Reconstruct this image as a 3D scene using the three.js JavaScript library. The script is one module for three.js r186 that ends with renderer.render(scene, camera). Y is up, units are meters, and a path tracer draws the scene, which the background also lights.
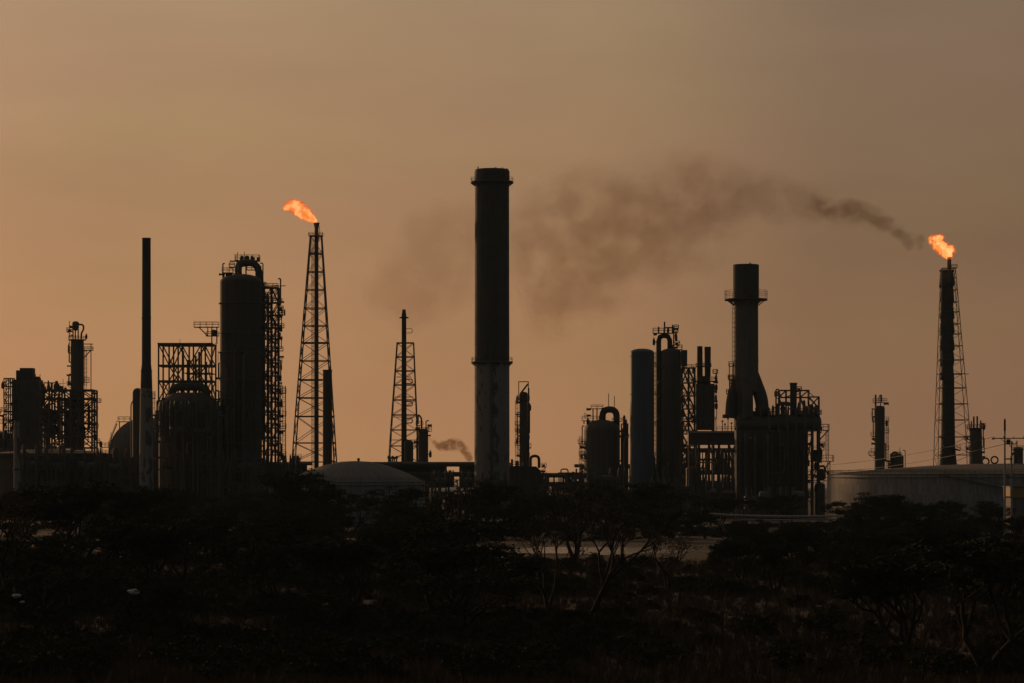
import * as THREE from 'three';
import { mergeGeometries } from 'three/addons/utils/BufferGeometryUtils.js';
import { ImprovedNoise } from 'three/addons/math/ImprovedNoise.js';
import { MarchingCubes } from 'three/addons/objects/MarchingCubes.js';

// ---------------------------------------------------------------- camera, sky, sun, exposure
const scene = new THREE.Scene();
const S = 0.00035, HORIZON = 480, EYE = 12;               // radians per pixel of the long lens, horizon row, eye height in metres
const camera = new THREE.PerspectiveCamera(2 * Math.atan(341.5 * S) * 180 / Math.PI, 1024 / 683, 1, 20000);
camera.position.set(0, EYE, 0);
camera.lookAt(0, EYE, -1000);
camera.setViewOffset(1024, 683, 0, -(HORIZON - 341.5), 1024, 683);   // rising front: verticals stay vertical
camera.updateProjectionMatrix();

const SUN_AZ = -33 * Math.PI / 180, SUN_EL = 8 * Math.PI / 180;       // behind the plant, to the left
const sunDir = new THREE.Vector3(Math.sin(SUN_AZ) * Math.cos(SUN_EL), Math.sin(SUN_EL), -Math.cos(SUN_AZ) * Math.cos(SUN_EL));
const noise = new ImprovedNoise();
const fbm = (x, y, z, o = 4) => { let s = 0, a = 1, n = 0; for (let i = 0; i < o; i++) { s += a * noise.noise(x, y, z); n += a; a *= 0.5; x = x * 2.03 + 17.1; y = y * 2.03 + 5.3; z = z * 2.03 + 9.7; } return s / n; };
const mix = (a, b, t) => a + (b - a) * t, sat = (t) => Math.min(1, Math.max(0, t)), smooth = (a, b, t) => { t = sat((t - a) / (b - a)); return t * t * (3 - 2 * t); };
{
  const GLOW = [[0, 1.5], [16, 1.4], [26, 1.06], [33.5, 0.9], [40, 0.55], [46, 0.5], [75, 0.2], [110, 0.04], [181, 0]];   // degrees from the sun, strength
  const W = 2048, H = 1024, data = new Float32Array(W * H * 4), v = new THREE.Vector3();
  for (let j = 0; j < H; j++) {
    const el = ((j + 0.5) / H - 0.5) * Math.PI;
    for (let i = 0; i < W; i++) {
      const az = ((i + 0.5) / W - 0.5) * 2 * Math.PI;                 // three.js: atan2(z, x)
      v.set(Math.cos(el) * Math.cos(az), Math.sin(el), Math.cos(el) * Math.sin(az));
      const e = Math.max(el, 0) * 180 / Math.PI, a = v.angleTo(sunDir) * 180 / Math.PI;
      const t = smooth(-1, 12, e);
      // dusty evening air: warm glow round the low sun that dims with the angle from it, a thin haze layer, neutral dusk elsewhere
      let k = 0; while (k < GLOW.length - 2 && a > GLOW[k + 1][0]) k++;
      const glow = mix(GLOW[k][1], GLOW[k + 1][1], smooth(GLOW[k][0], GLOW[k + 1][0], a)), up = Math.exp(-Math.pow(e / 55, 2));
      const layer = 1 - 0.13 * Math.exp(-Math.pow((e - 4.9) / 2.6, 2)), cl = 1 + (0.12 * fbm(v.x * 6 + 3, e * 0.55, v.z * 6, 5) + 0.05 * fbm(v.x * 22, e * 2.6, v.z * 22, 4)) * smooth(-1, 4, e), hue = 0.07 * fbm(v.x * 9 + 8, e * 0.5, v.z * 9 + 2, 4);
      const warm = [mix(0.468, 0.345, t), mix(0.211, 0.215, t), mix(0.068, 0.11, t)];
      const dusk = [mix(0.036, 0.031, up), mix(0.041, 0.035, up), mix(0.052, 0.038, up)];
      const o = (j * W + i) * 4;
      for (let c = 0; c < 3; c++) data[o + c] = (warm[c] * glow * mix(0.35, 1, up) + dusk[c]) * cl * layer * (1 + (c === 0 ? hue * 0.5 : c === 1 ? -hue * 0.6 : hue));
      data[o + 3] = 1;
    }
  }
  const sky = new THREE.DataTexture(data, W, H, THREE.RGBAFormat, THREE.FloatType);
  sky.mapping = THREE.EquirectangularReflectionMapping; sky.magFilter = sky.minFilter = THREE.LinearFilter; sky.needsUpdate = true;
  scene.background = sky; scene.environment = sky;
}
const sun = new THREE.DirectionalLight(new THREE.Color().setRGB(1, 0.56, 0.28), 1.3);
sun.position.copy(sunDir).multiplyScalar(900).add(new THREE.Vector3(0, 0, -700));
sun.target.position.set(0, 0, -700);
sun.castShadow = true; sun.shadow.radius = 3;
Object.assign(sun.shadow.camera, { left: -700, right: 700, top: 500, bottom: -500, near: 1, far: 2500 });
sun.name = 'low_sun';
scene.add(sun, sun.target);
scene.fog = new THREE.FogExp2(new THREE.Color().setRGB(0.6, 0.86, 1), 0.00004);            // dry dusty air
const renderer = new THREE.WebGLRenderer({ antialias: true });
renderer.toneMapping = THREE.LinearToneMapping;
renderer.toneMappingExposure = 1;
renderer.shadowMap.enabled = true;

// ---------------------------------------------------------------- helpers
let seed = 7;
const rnd = () => { seed = (seed + 0x6d2b79f5) | 0; let t = Math.imul(seed ^ (seed >>> 15), 1 | seed); t = (t + Math.imul(t ^ (t >>> 7), 61 | t)) ^ t; return ((t ^ (t >>> 14)) >>> 0) / 4294967296; };
const rr = (a, b) => a + (b - a) * rnd();
const V3 = (x, y, z) => new THREE.Vector3(x, y, z);
const taken = new Map();
const numbered = (n) => { const k = taken.get(n) ?? 0; taken.set(n, k + 1); return k ? `${n}_${String(k).padStart(3, '0')}` : n; };

function field(size, f) {                                             // a tiling-free grey map, drawn in linear light
  const d = new Uint8Array(size * size * 4);
  for (let y = 0; y < size; y++) for (let x = 0; x < size; x++) { const c = f(x / size, y / size), o = (y * size + x) * 4; for (let k = 0; k < 3; k++) d[o + k] = Math.round(255 * sat(Array.isArray(c) ? c[k] : c)); d[o + 3] = 255; }
  const t = new THREE.DataTexture(d, size, size); t.wrapS = t.wrapT = THREE.MirroredRepeatWrapping; t.magFilter = t.minFilter = THREE.LinearFilter; t.needsUpdate = true; return t;
}
const scaled = (t, m) => { const c = t.clone(); c.repeat.set(1 / m, 1 / m); c.needsUpdate = true; return c; };
const grimeMap = field(512, (u, v) => {                               // runs of rust and soot down plates, and blotches of old paint
  const run = fbm(u * 38, v * 3.2, 1.5, 3), blot = fbm(u * 9, v * 9, 4.2, 4), fine = fbm(u * 70, v * 70, 8.1, 2);
  const k = 0.78 + 0.34 * run + 0.3 * blot + 0.12 * fine, r = smooth(0.12, 0.4, run + 0.5 * blot);
  return [k, k * mix(1, 0.86, r), k * mix(1, 0.72, r)];
});
const paintMap = field(512, (u, v) => {                               // pale coat with flaked patches that show the dark shell
  const p = fbm(u * 7 + 2, v * 5, 2.2, 5), run = fbm(u * 30, v * 2.5, 7.5, 3);
  const flake = smooth(0.17, 0.24, p) * 0.62;
  const k = (0.85 + 0.22 * run + 0.1 * fbm(u * 60, v * 60, 3, 2)) * (1 - flake);
  return [k, k * 0.985, k * 0.965];
});
const earthMap = field(1024, (u, v) => {
  const a = fbm(u * 14, v * 14, 0.4, 5), b = fbm(u * 90, v * 90, 3.4, 3);
  const k = 0.62 + 0.5 * a + 0.35 * b; return [k, k * 0.93, k * 0.84];
});
const streakMap = field(512, (u, v) => {                              // old pale paint with long dirty runs from the rim
  const run = fbm(u * 55, v * 1.6, 3.3, 4), patch = fbm(u * 8, v * 4, 6.1, 4), k = 0.82 + 0.55 * run + 0.32 * patch, r = smooth(0.05, 0.35, run);
  return [k, k * mix(1, 0.93, r), k * mix(1, 0.85, r)];
});
const waveMap = field(512, (u, v) => 0.5 + 0.5 * fbm(u * 60, v * 60, 0.7, 4));
const M = (rgb, rough = 0.7, o = {}) => { const m = new THREE.MeshStandardMaterial({ roughness: rough, metalness: 0, ...o }); m.color.setRGB(...rgb); return m; };
const mat = {
  steel: M([0.105, 0.092, 0.080], 0.7),
  steelRust: M([0.13, 0.082, 0.055], 0.8),
  vessel: M([0.185, 0.17, 0.15], 0.65, { map: scaled(grimeMap, 24) }),
  vesselDark: M([0.135, 0.125, 0.11], 0.7, { map: scaled(grimeMap, 20) }),
  vesselBlue: M([0.095, 0.155, 0.19], 0.6, { map: scaled(grimeMap, 30) }),
  soot: M([0.095, 0.088, 0.078], 0.8, { map: scaled(grimeMap, 40) }),
  flaked: M([0.33, 0.315, 0.285], 0.8, { map: scaled(paintMap, 21) }),
  tank: M([0.34, 0.345, 0.34], 0.65, { map: scaled(streakMap, 34) }),
  tankRoof: M([0.21, 0.205, 0.195], 0.9, { map: scaled(grimeMap, 26) }),
  pale: M([0.5, 0.47, 0.43], 0.6, { map: scaled(grimeMap, 9) }),
  concrete: M([0.3, 0.28, 0.25], 0.85, { map: scaled(grimeMap, 22) }),
  ochre: M([0.52, 0.34, 0.12], 0.7, { map: scaled(grimeMap, 12) }),
  wood: M([0.2, 0.155, 0.115], 0.85),
  wire: M([0.05, 0.05, 0.05], 0.6),
  porcelain: M([0.3, 0.2, 0.14], 0.3),
  bark: M([0.045, 0.037, 0.03], 0.9),
  bag: M([0.5, 0.5, 0.49], 0.5, { side: THREE.DoubleSide }),
};
function add(parent, name, geometry, material) {
  const o = new THREE.Mesh(geometry, material); o.name = name; o.castShadow = o.receiveShadow = true; parent.add(o); return o;
}
// a thing stands on the ground at picture column px and distance d; u and v give its own metres for a measured column and row
function thing(name, label, category, px, d, group) {
  const g = new THREE.Group(); g.name = numbered(name); scene.add(g);
  g.m = S * d; g.position.set((px - 512) * g.m, 0, -d);
  g.u = (p) => (p - px) * g.m; g.v = (p) => EYE + (HORIZON - p) * g.m;
  g.userData = { label, category }; if (group) g.userData.group = group;
  return g;
}
const metric = (geo, w, h) => { const uv = geo.attributes.uv; for (let i = 0; i < uv.count; i++) uv.setXY(i, uv.getX(i) * w, uv.getY(i) * h); return geo; };
const cylGeo = (r0, r1, h, seg = 32, open = false) => metric(new THREE.CylinderGeometry(r1, r0, h, seg, 1, open), 2 * Math.PI * Math.max(r0, r1), h);
function cyl(p, name, x, y0, y1, z, r0, r1, m, seg = 32) { const o = add(p, name, cylGeo(r0, r1, y1 - y0, seg), m); o.position.set(x, (y0 + y1) / 2, z); return o; }
function lathe(p, name, x, z, prof, m, seg = 40) {                    // prof: [radius, height] from the bottom up
  const pts = prof.map(([r, y]) => new THREE.Vector2(Math.max(r, 0.001), y)), geo = new THREE.LatheGeometry(pts, seg);
  const R = Math.max(...prof.map((q) => q[0])), y0 = prof[0][1], y1 = prof[prof.length - 1][1];
  const o = add(p, name, metric(geo, 2 * Math.PI * R, Math.abs(y1 - y0)), m); o.position.set(x, 0, z); return o;
}
const dome = (r, y, h, n = 8) => Array.from({ length: n + 1 }, (_, i) => { const a = i / n * Math.PI / 2; return [r * Math.cos(a), y + h * Math.sin(a)]; });
function boxGeo(x0, x1, y0, y1, z0, z1) {
  const g = new THREE.BoxGeometry(x1 - x0, y1 - y0, z1 - z0), uv = g.attributes.uv, n = g.attributes.normal;
  for (let i = 0; i < uv.count; i++) { const ax = Math.abs(n.getX(i)) > 0.5, ay = Math.abs(n.getY(i)) > 0.5; uv.setXY(i, uv.getX(i) * (ax ? z1 - z0 : x1 - x0), uv.getY(i) * (ay ? z1 - z0 : y1 - y0)); }
  return g.translate((x0 + x1) / 2, (y0 + y1) / 2, (z0 + z1) / 2);
}
const box = (p, name, x0, x1, y0, y1, z0, z1, m) => add(p, name, boxGeo(x0, x1, y0, y1, z0, z1), m);
const unitRound = new THREE.CylinderGeometry(1, 1, 1, 7), unitBeam = new THREE.BoxGeometry(2, 1, 2), UP = V3(0, 1, 0);
function bar(p, name, a, b, r, m = mat.steel, geo = unitBeam) {      // one steel member; all share one geometry
  const o = add(p, name, geo, m), d = V3().subVectors(b, a), l = d.length();
  o.position.addVectors(a, b).multiplyScalar(0.5); o.quaternion.setFromUnitVectors(UP, d.divideScalar(l)); o.scale.set(r, l, r); return o;
}
const barGeo = (a, b, r, n = 5) => { const d = V3().subVectors(b, a), l = d.length(); return new THREE.CylinderGeometry(r, r, l, n, 1, true).applyQuaternion(new THREE.Quaternion().setFromUnitVectors(UP, d.divideScalar(l))).translate((a.x + b.x) / 2, (a.y + b.y) / 2, (a.z + b.z) / 2); };
class Bend extends THREE.CurvePath { constructor(pts, rad) {          // straight runs with rounded elbows
  super(); let from = pts[0];
  for (let i = 1; i < pts.length; i++) {
    if (i === pts.length - 1) { this.add(new THREE.LineCurve3(from, pts[i])); break; }
    const c = pts[i], r = Math.min(rad, c.distanceTo(pts[i - 1]) * 0.499, c.distanceTo(pts[i + 1]) * 0.499);
    const a = c.clone().lerp(pts[i - 1], r / c.distanceTo(pts[i - 1])), b = c.clone().lerp(pts[i + 1], r / c.distanceTo(pts[i + 1]));
    this.add(new THREE.LineCurve3(from, a)); this.add(new THREE.QuadraticBezierCurve3(a, c, b)); from = b;
  }
} }
function pipe(p, name, pts, r, m = mat.vesselDark, rad = r * 2.5, seg = 10) {
  const c = new Bend(pts, rad), n = Math.max(12, pts.length * 12), geo = new THREE.TubeGeometry(c, n, r, seg, false);
  return add(p, name, metric(geo, c.getLength(), 2 * Math.PI * r), m);
}
function railing(p, pts, h = 1.15, r = 0.055, close = true) {         // posts and two rails along a path: one part
  const g = [], n = pts.length;
  for (let i = 0; i < (close ? n : n - 1); i++) {
    const a = pts[i], b = pts[(i + 1) % n], k = Math.max(1, Math.round(a.distanceTo(b) / 1.8));
    for (const f of [0.55, 1]) g.push(barGeo(a.clone().add(V3(0, h * f, 0)), b.clone().add(V3(0, h * f, 0)), r, 4));
    for (let j = 0; j < k; j++) { const q = a.clone().lerp(b, j / k); g.push(barGeo(q, q.clone().add(V3(0, h, 0)), r, 4)); }
  }
  return add(p, 'railing', mergeGeometries(g), mat.steel);
}
function deck(p, x0, x1, z0, z1, y, h = 1.15) {                      // rectangular platform with its railing
  const o = box(p, 'platform', x0, x1, y - 0.22, y, z0, z1, mat.steel);
  if (h) railing(o, [V3(x0, y, z0), V3(x1, y, z0), V3(x1, y, z1), V3(x0, y, z1)], h);
  return o;
}
function ringDeck(p, x, z, y, r0, r1, h = 1.15, th = 0.3, m = mat.steel) {
  const o = lathe(p, 'platform', x, z, [[r0, y - th], [r1, y - th], [r1, y], [r0, y]], m, 32);
  if (h) railing(o, Array.from({ length: 20 }, (_, i) => V3((r1 - 0.1) * Math.cos(i * Math.PI / 10), y, (r1 - 0.1) * Math.sin(i * Math.PI / 10))), h);
  return o;
}
function ladder(p, x, z, y0, y1, cage = true, w = 0.35) {
  const g = [];
  for (const s of [-w, w]) g.push(barGeo(V3(x + s, y0, z), V3(x + s, y1, z), 0.06, 4));
  for (let y = y0; y < y1; y += 0.6) g.push(barGeo(V3(x - w, y, z), V3(x + w, y, z), 0.035, 3));
  if (cage) { for (let y = y0 + 2; y < y1; y += 1.5) g.push(new THREE.TorusGeometry(0.55, 0.05, 3, 10).rotateX(Math.PI / 2).translate(x, y, z + 0.4));
    for (let k = 0; k < 5; k++) { const a = Math.PI * (k / 4); g.push(barGeo(V3(x + 0.55 * Math.cos(a), y0 + 2, z + 0.4 + 0.55 * Math.sin(a)), V3(x + 0.55 * Math.cos(a), y1, z + 0.4 + 0.55 * Math.sin(a)), 0.035, 3)); } }
  return add(p, 'ladder', mergeGeometries(g), mat.steel);
}
// tapering square lattice: levels are [height, half width in x at the left, at the right, half depth]
function lattice(p, levels, legR, braceR, style = 'x') {
  const c = levels.map(([y, l, r, z]) => [V3(l, y, z), V3(r, y, z), V3(r, y, -z), V3(l, y, -z)]);
  for (let k = 0; k < 4; k++) for (let i = 0; i + 1 < c.length; i++) if (i % 3 === 0) bar(p, 'leg', c[i][k], c[Math.min(i + 3, c.length - 1)][k], legR, mat.steel, unitRound);
  for (let i = 0; i < c.length; i++) for (let k = 0; k < 4; k++) {
    const n = (k + 1) % 4;
    if (i) bar(p, 'crossbeam', c[i][k], c[i][n], braceR * 1.5);
    if (i + 1 < c.length) {
      if (style === 'x') { bar(p, 'brace', c[i][k], c[i + 1][n], braceR, mat.steel, unitRound); bar(p, 'brace', c[i][n], c[i + 1][k], braceR, mat.steel, unitRound); }
      else if (style === 'z1') { if ((i + k) % 2) bar(p, 'brace', c[i][k], c[i + 1][n], braceR, mat.steel, unitRound); else bar(p, 'brace', c[i][n], c[i + 1][k], braceR, mat.steel, unitRound); }
      else { const mid = c[i + 1][k].clone().lerp(c[i + 1][n], 0.5); bar(p, 'brace', c[i][k], mid, braceR, mat.steel, unitRound); bar(p, 'brace', c[i][n], mid, braceR, mat.steel, unitRound); }
    }
  }
}
// open steel structure: columns at xs, rows at zs, floors at ys (first is the foot); brace(i, j) picks the diagonal of a bay
function frame(p, xs, zs, ys, colR, beamR, brace = (i, j) => (i + j) % 2 ? 'n' : 'z') {
  for (const x of xs) for (const z of zs) bar(p, 'column', V3(x, ys[0], z), V3(x, ys[ys.length - 1], z), colR);
  for (let j = 1; j < ys.length; j++) {
    for (const z of zs) for (let i = 0; i + 1 < xs.length; i++) {
      bar(p, 'beam', V3(xs[i], ys[j], z), V3(xs[i + 1], ys[j], z), beamR);
      const w = brace(i, j, z), a = [xs[i], ys[j - 1]], b = [xs[i + 1], ys[j]];
      if (w === 'n' || w === 'x') bar(p, 'brace', V3(a[0], a[1], z), V3(b[0], b[1], z), beamR * 0.7);
      if (w === 'z' || w === 'x') bar(p, 'brace', V3(b[0], a[1], z), V3(a[0], b[1], z), beamR * 0.7);
      if (w === 'k') for (const s of [a[0], b[0]]) bar(p, 'brace', V3(s, a[1], z), V3((a[0] + b[0]) / 2, b[1], z), beamR * 0.7);
    }
    for (const x of xs) for (let k = 0; k + 1 < zs.length; k++) bar(p, 'beam', V3(x, ys[j], zs[k]), V3(x, ys[j], zs[k + 1]), beamR);
  }
}
function stairs(p, x0, x1, z, y0, y1) {                               // one flight: two stringers and treads
  const g = [], n = Math.max(4, Math.round((y1 - y0) / 0.28));
  for (const s of [-0.4, 0.4]) { g.push(barGeo(V3(x0, y0, z + s), V3(x1, y1, z + s), 0.1, 4)); g.push(barGeo(V3(x0, y0 + 1, z + s), V3(x1, y1 + 1, z + s), 0.05, 4)); }
  for (let i = 0; i <= n; i += 2) { const x = mix(x0, x1, i / n), y = mix(y0, y1, i / n); g.push(barGeo(V3(x, y, z - 0.4), V3(x, y, z + 0.4), 0.07, 4)); }
  return add(p, 'stair_flight', mergeGeometries(g), mat.steel);
}
function vesselOn(p, name, x, z, r, y0, y1, h, m, seg = 36) { return lathe(p, name, x, z, [[r, y0], ...dome(r, y1 - h, h)], m, seg); }
function drum(p, name, x0, x1, y, z, r, m = mat.vesselDark) {         // lying vessel with dished ends
  const l = x1 - x0, e = r * 0.45, prof = [...dome(r, 0, e, 6).map(([a, b]) => [a, -b]).reverse(), ...dome(r, l - 2 * e, e, 6)].map(([a, b]) => new THREE.Vector2(Math.max(a, 0.001), b));
  const o = add(p, name, metric(new THREE.LatheGeometry(prof, 20), 2 * Math.PI * r, l), m); o.rotation.z = -Math.PI / 2; o.position.set(x0 + e, y, z); return o;
}

function fittings(g, xl, xr, z, y0, y1, n, bias = 0.5) {                // the brackets, nozzles, valves and small lines that cling to a column
  for (let i = 0; i < n; i++) {
    const y = mix(y0, y1, (i + rr(0.1, 0.9)) / n), s = rnd() < bias ? -1 : 1, x = s < 0 ? xl : xr, k = rnd(), zz = z + rr(-0.8, 0.8);
    if (k < 0.34) { const w = rr(1, 2.3), a = Math.min(x, x + s * w), b = Math.max(x, x + s * w), o = box(g, 'side_platform', a, b, y - 0.3, y, zz - 1, zz + 1, mat.steel); railing(o, [V3(a, y, zz + 1), V3(b, y, zz + 1), V3(b, y, zz - 1), V3(a, y, zz - 1)], 1.2, 0.075); if (rnd() < 0.6) box(g, 'valve_box', mix(a, b, 0.2), mix(a, b, 0.75), y + 0.01, y + rr(0.5, 1.1), zz - 0.4, zz + 0.4, mat.vesselDark); bar(g, 'bracket', V3(x, y - rr(1, 1.6), zz), V3(x + s * w * 0.9, y - 0.3, zz), 0.1); }
    else if (k < 0.62) { const l = rr(0.6, 1.4), r = rr(0.2, 0.5); bar(g, 'nozzle', V3(x - s * 0.3, y, zz), V3(x + s * l, y, zz), r, mat.vesselDark, unitRound); bar(g, 'nozzle_flange', V3(x + s * l, y, zz), V3(x + s * (l + 0.18), y, zz), r * 1.5, mat.vesselDark, unitRound); }
    else if (k < 0.82) { const l = rr(3, 9), o = rr(0.35, 0.9); pipe(g, 'riser_pipe', [V3(x - s * 0.2, y - l / 2, zz), V3(x + s * o, y - l / 2, zz), V3(x + s * o, y + l / 2, zz), V3(x - s * 0.2, y + l / 2, zz)], rr(0.13, 0.28), mat.vesselDark, 0.5, 7); }
    else { const r = rr(0.3, 0.6); lathe(g, 'level_pot', x + s * (r + 0.25), zz, [[r * 0.4, y - 1.1], [r, y - 0.8], [r, y + 0.7], [r * 0.5, y + 1], [0.12, y + 1.6]], mat.vesselDark, 10); bar(g, 'pot_arm', V3(x - s * 0.2, y, zz), V3(x + s * 0.4, y, zz), 0.14); }
  }
}
// ---------------------------------------------------------------- ground, pond
function sheet(name, geo, m) { const o = add(scene, name, geo, m); o.userData.kind = 'structure'; return o; }
{
  const earth = M([0.08, 0.063, 0.05], 0.95, { map: scaled(earthMap, 60), bumpMap: scaled(earthMap, 9), bumpScale: 0.12 });
  const g = new THREE.PlaneGeometry(5200, 4400, 1, 1).rotateX(-Math.PI / 2); metric(g, 5200, 4400);
  const o = sheet('ground', g, earth); o.position.set(0, 0, -1900);
  const water = M([0.03, 0.035, 0.035], 0.16, { bumpMap: scaled(waveMap, 30), bumpScale: 0.16 });
  const pond = (pxs, dn, df, s) => {                                   // irregular shore
    const sh = new THREE.Shape(), n = 140, cx = (pxs[0] + pxs[1]) / 2, hw = (pxs[1] - pxs[0]) / 2, dm = (dn + df) / 2;
    for (let i = 0; i < n; i++) { const a = i / n * 2 * Math.PI, k = 1 + 0.55 * fbm(Math.cos(a) * 2.4 + s, Math.sin(a) * 2.4, s, 4); const x = (cx - 512 + hw * k * Math.cos(a)) * S * dm, y = dm + (df - dn) / 2 * k * Math.sin(a); i ? sh.lineTo(x, y) : sh.moveTo(x, y); }
    const w = sheet(s > 1 ? numbered('pond_water') : numbered('pond_water'), new THREE.ShapeGeometry(sh).rotateX(-Math.PI / 2), water); w.position.y = 0.012;
  };
  pond([482, 694], 462, 512, 0.3); pond([55, 128], 690, 760, 2.7);
}

// ---------------------------------------------------------------- left unit: furnace, steel structure, tower
{
  const g = thing('fired_heater', 'dark blocky furnace with raised flue box beside the open steelwork at the edge', 'furnace', 27, 1010);
  box(g, 'casing', g.u(14), g.u(41), g.v(462), g.v(380), -4.5, 4.5, mat.vesselDark);
  for (const [x, z] of [[15, -4], [15, 4], [40, -4], [40, 4]]) bar(g, 'leg', V3(g.u(x), 0, z), V3(g.u(x), g.v(462), z), 0.35);
  box(g, 'flue_box', g.u(21), g.u(34), g.v(380), g.v(368.2), -2.6, 2.6, mat.soot);
  box(g, 'damper_box', g.u(17), g.u(21), g.v(380), g.v(370.5), -2, 2, mat.soot);
  lathe(g, 'hopper', g.u(37.5), 0, [[1.3, g.v(380)], [1.3, g.v(378.5)], [0.6, g.v(376.5)]], mat.vesselDark, 12);
  for (const p of [36, 40.5]) bar(g, 'vent_pipe', V3(g.u(p), g.v(380), 1), V3(g.u(p), g.v(374), 1), 0.12, mat.steel, unitRound);
  fittings(g, g.u(14), g.u(41), 0, g.v(430), g.v(381), 8);
}
{
  const g = thing('scaffold_tower', 'small open scaffold with three bays hugging the furnace', 'scaffold', 8, 1004);
  frame(g, [5, 9.5, 13.6].map(g.u), [-2, 2], [0, g.v(440), g.v(428), g.v(420), g.v(412), g.v(403.5), g.v(395), g.v(386.5), g.v(378.5)], 0.17, 0.15, (i, j) => i % 2 ? null : 'n');
  deck(g, g.u(-8), g.u(15), 2.3, 4.2, g.v(411)); deck(g, g.u(-4), g.u(14), 2.3, 4.2, g.v(423));
  pipe(g, 'pipe', [V3(g.u(-10), g.v(416), 5), V3(g.u(6), g.v(416), 5), V3(g.u(6), g.v(432), 5)], 0.35, mat.vesselDark);
  stairs(g, g.u(-6), g.u(4), 5.5, g.v(428), g.v(412));
  fittings(g, g.u(5), g.u(13), 0, g.v(430), g.v(382), 6, 0.8);
}
{
  const g = thing('process_structure', 'crowded open steel process structure full of braces, pipes and drums below the slim tower', 'steel structure', 68, 1000);
  const ys = [0, g.v(448), g.v(437), g.v(423.5), g.v(411), g.v(399), g.v(390.5)];
  frame(g, [41.5, 52, 62, 73, 81, 94.5].map(g.u), [-6, 0, 6], ys, 0.3, 0.26, (i, j, z) => j < 2 ? null : z === 0 ? ((i + j) % 2 ? 'x' : null) : (i + 2 * j) % 3 === 0 ? 'x' : (i + j) % 2 ? 'n' : 'z');
  for (const [y, a, b] of [[423.5, 41, 70], [411, 41, 84], [399, 62, 95], [390.5, 41, 95]]) box(g, 'floor', g.u(a), g.u(b), g.v(y) - 0.15, g.v(y) + 0.12, -6.2, 6.2, mat.steel);
  deck(g, g.u(94.9), g.u(101), -1, 3, g.v(402)); deck(g, g.u(94.9), g.u(97.5), -1, 3, g.v(409.5));
  drum(g, 'drum', g.u(43), g.u(60), g.v(417), 3, 1.9, mat.vesselDark); drum(g, 'drum', g.u(66), g.u(79), g.v(404), 3, 1.6, mat.vesselDark); drum(g, 'drum', g.u(44), g.u(57), g.v(430), -3, 1.7, mat.vessel);
  for (const [x, y0, y1, r] of [[47, 404, 448, 0.9], [58, 396, 440, 0.7], [66, 411, 448, 1.1], [77, 411, 448, 0.6], [88, 405, 430, 0.5]]) lathe(g, 'exchanger', g.u(x), -2, [[r, g.v(y1)], ...dome(r, g.v(y0) - r * 0.5, r * 0.5)], mat.vesselDark, 14);
  for (let k = 0; k < 12; k++) { const x = g.u(rr(42, 93)), x2 = g.u(rr(42, 93)), y = g.v(rr(394, 445)), y2 = g.v(rr(394, 445)), z = rr(-5, 5); pipe(g, 'pipe', [V3(x, y, z), V3(x2, y, z), V3(x2, y2, z)], rr(0.14, 0.3), mat.vesselDark); }
  // roof clutter
  railing(g, [V3(g.u(42), ys[6] + 0.12, 6), V3(g.u(69), ys[6] + 0.12, 6)], 2.2, 0.07, false);
  for (const [x, h, r] of [[44, 384, 0.5], [50, 387, 0.7], [57.5, 381, 0.55], [60, 386, 0.9], [64, 379, 0.09]]) lathe(g, 'vent', g.u(x), 2, [[r, ys[6]], [r, g.v(h) - r * 0.6], [r * 0.6, g.v(h)]], mat.vesselDark, 10);
  pipe(g, 'pipe', [V3(g.u(43), ys[6], 4), V3(g.u(43), g.v(383), 4), V3(g.u(58), g.v(383), 4), V3(g.u(58), ys[6], 4)], 0.13, mat.steel);
  fittings(g, g.u(42), g.u(94.5), 3, g.v(445), g.v(392), 10, 0.1); for (let k = 0; k < 8; k++) lathe(g, 'vent', g.u(43 + k * 3.4), 3, [[rr(0.2, 0.7), ys[6]], [rr(0.15, 0.6), g.v(rr(380, 388))]], mat.vesselDark, 8);
}
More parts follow.
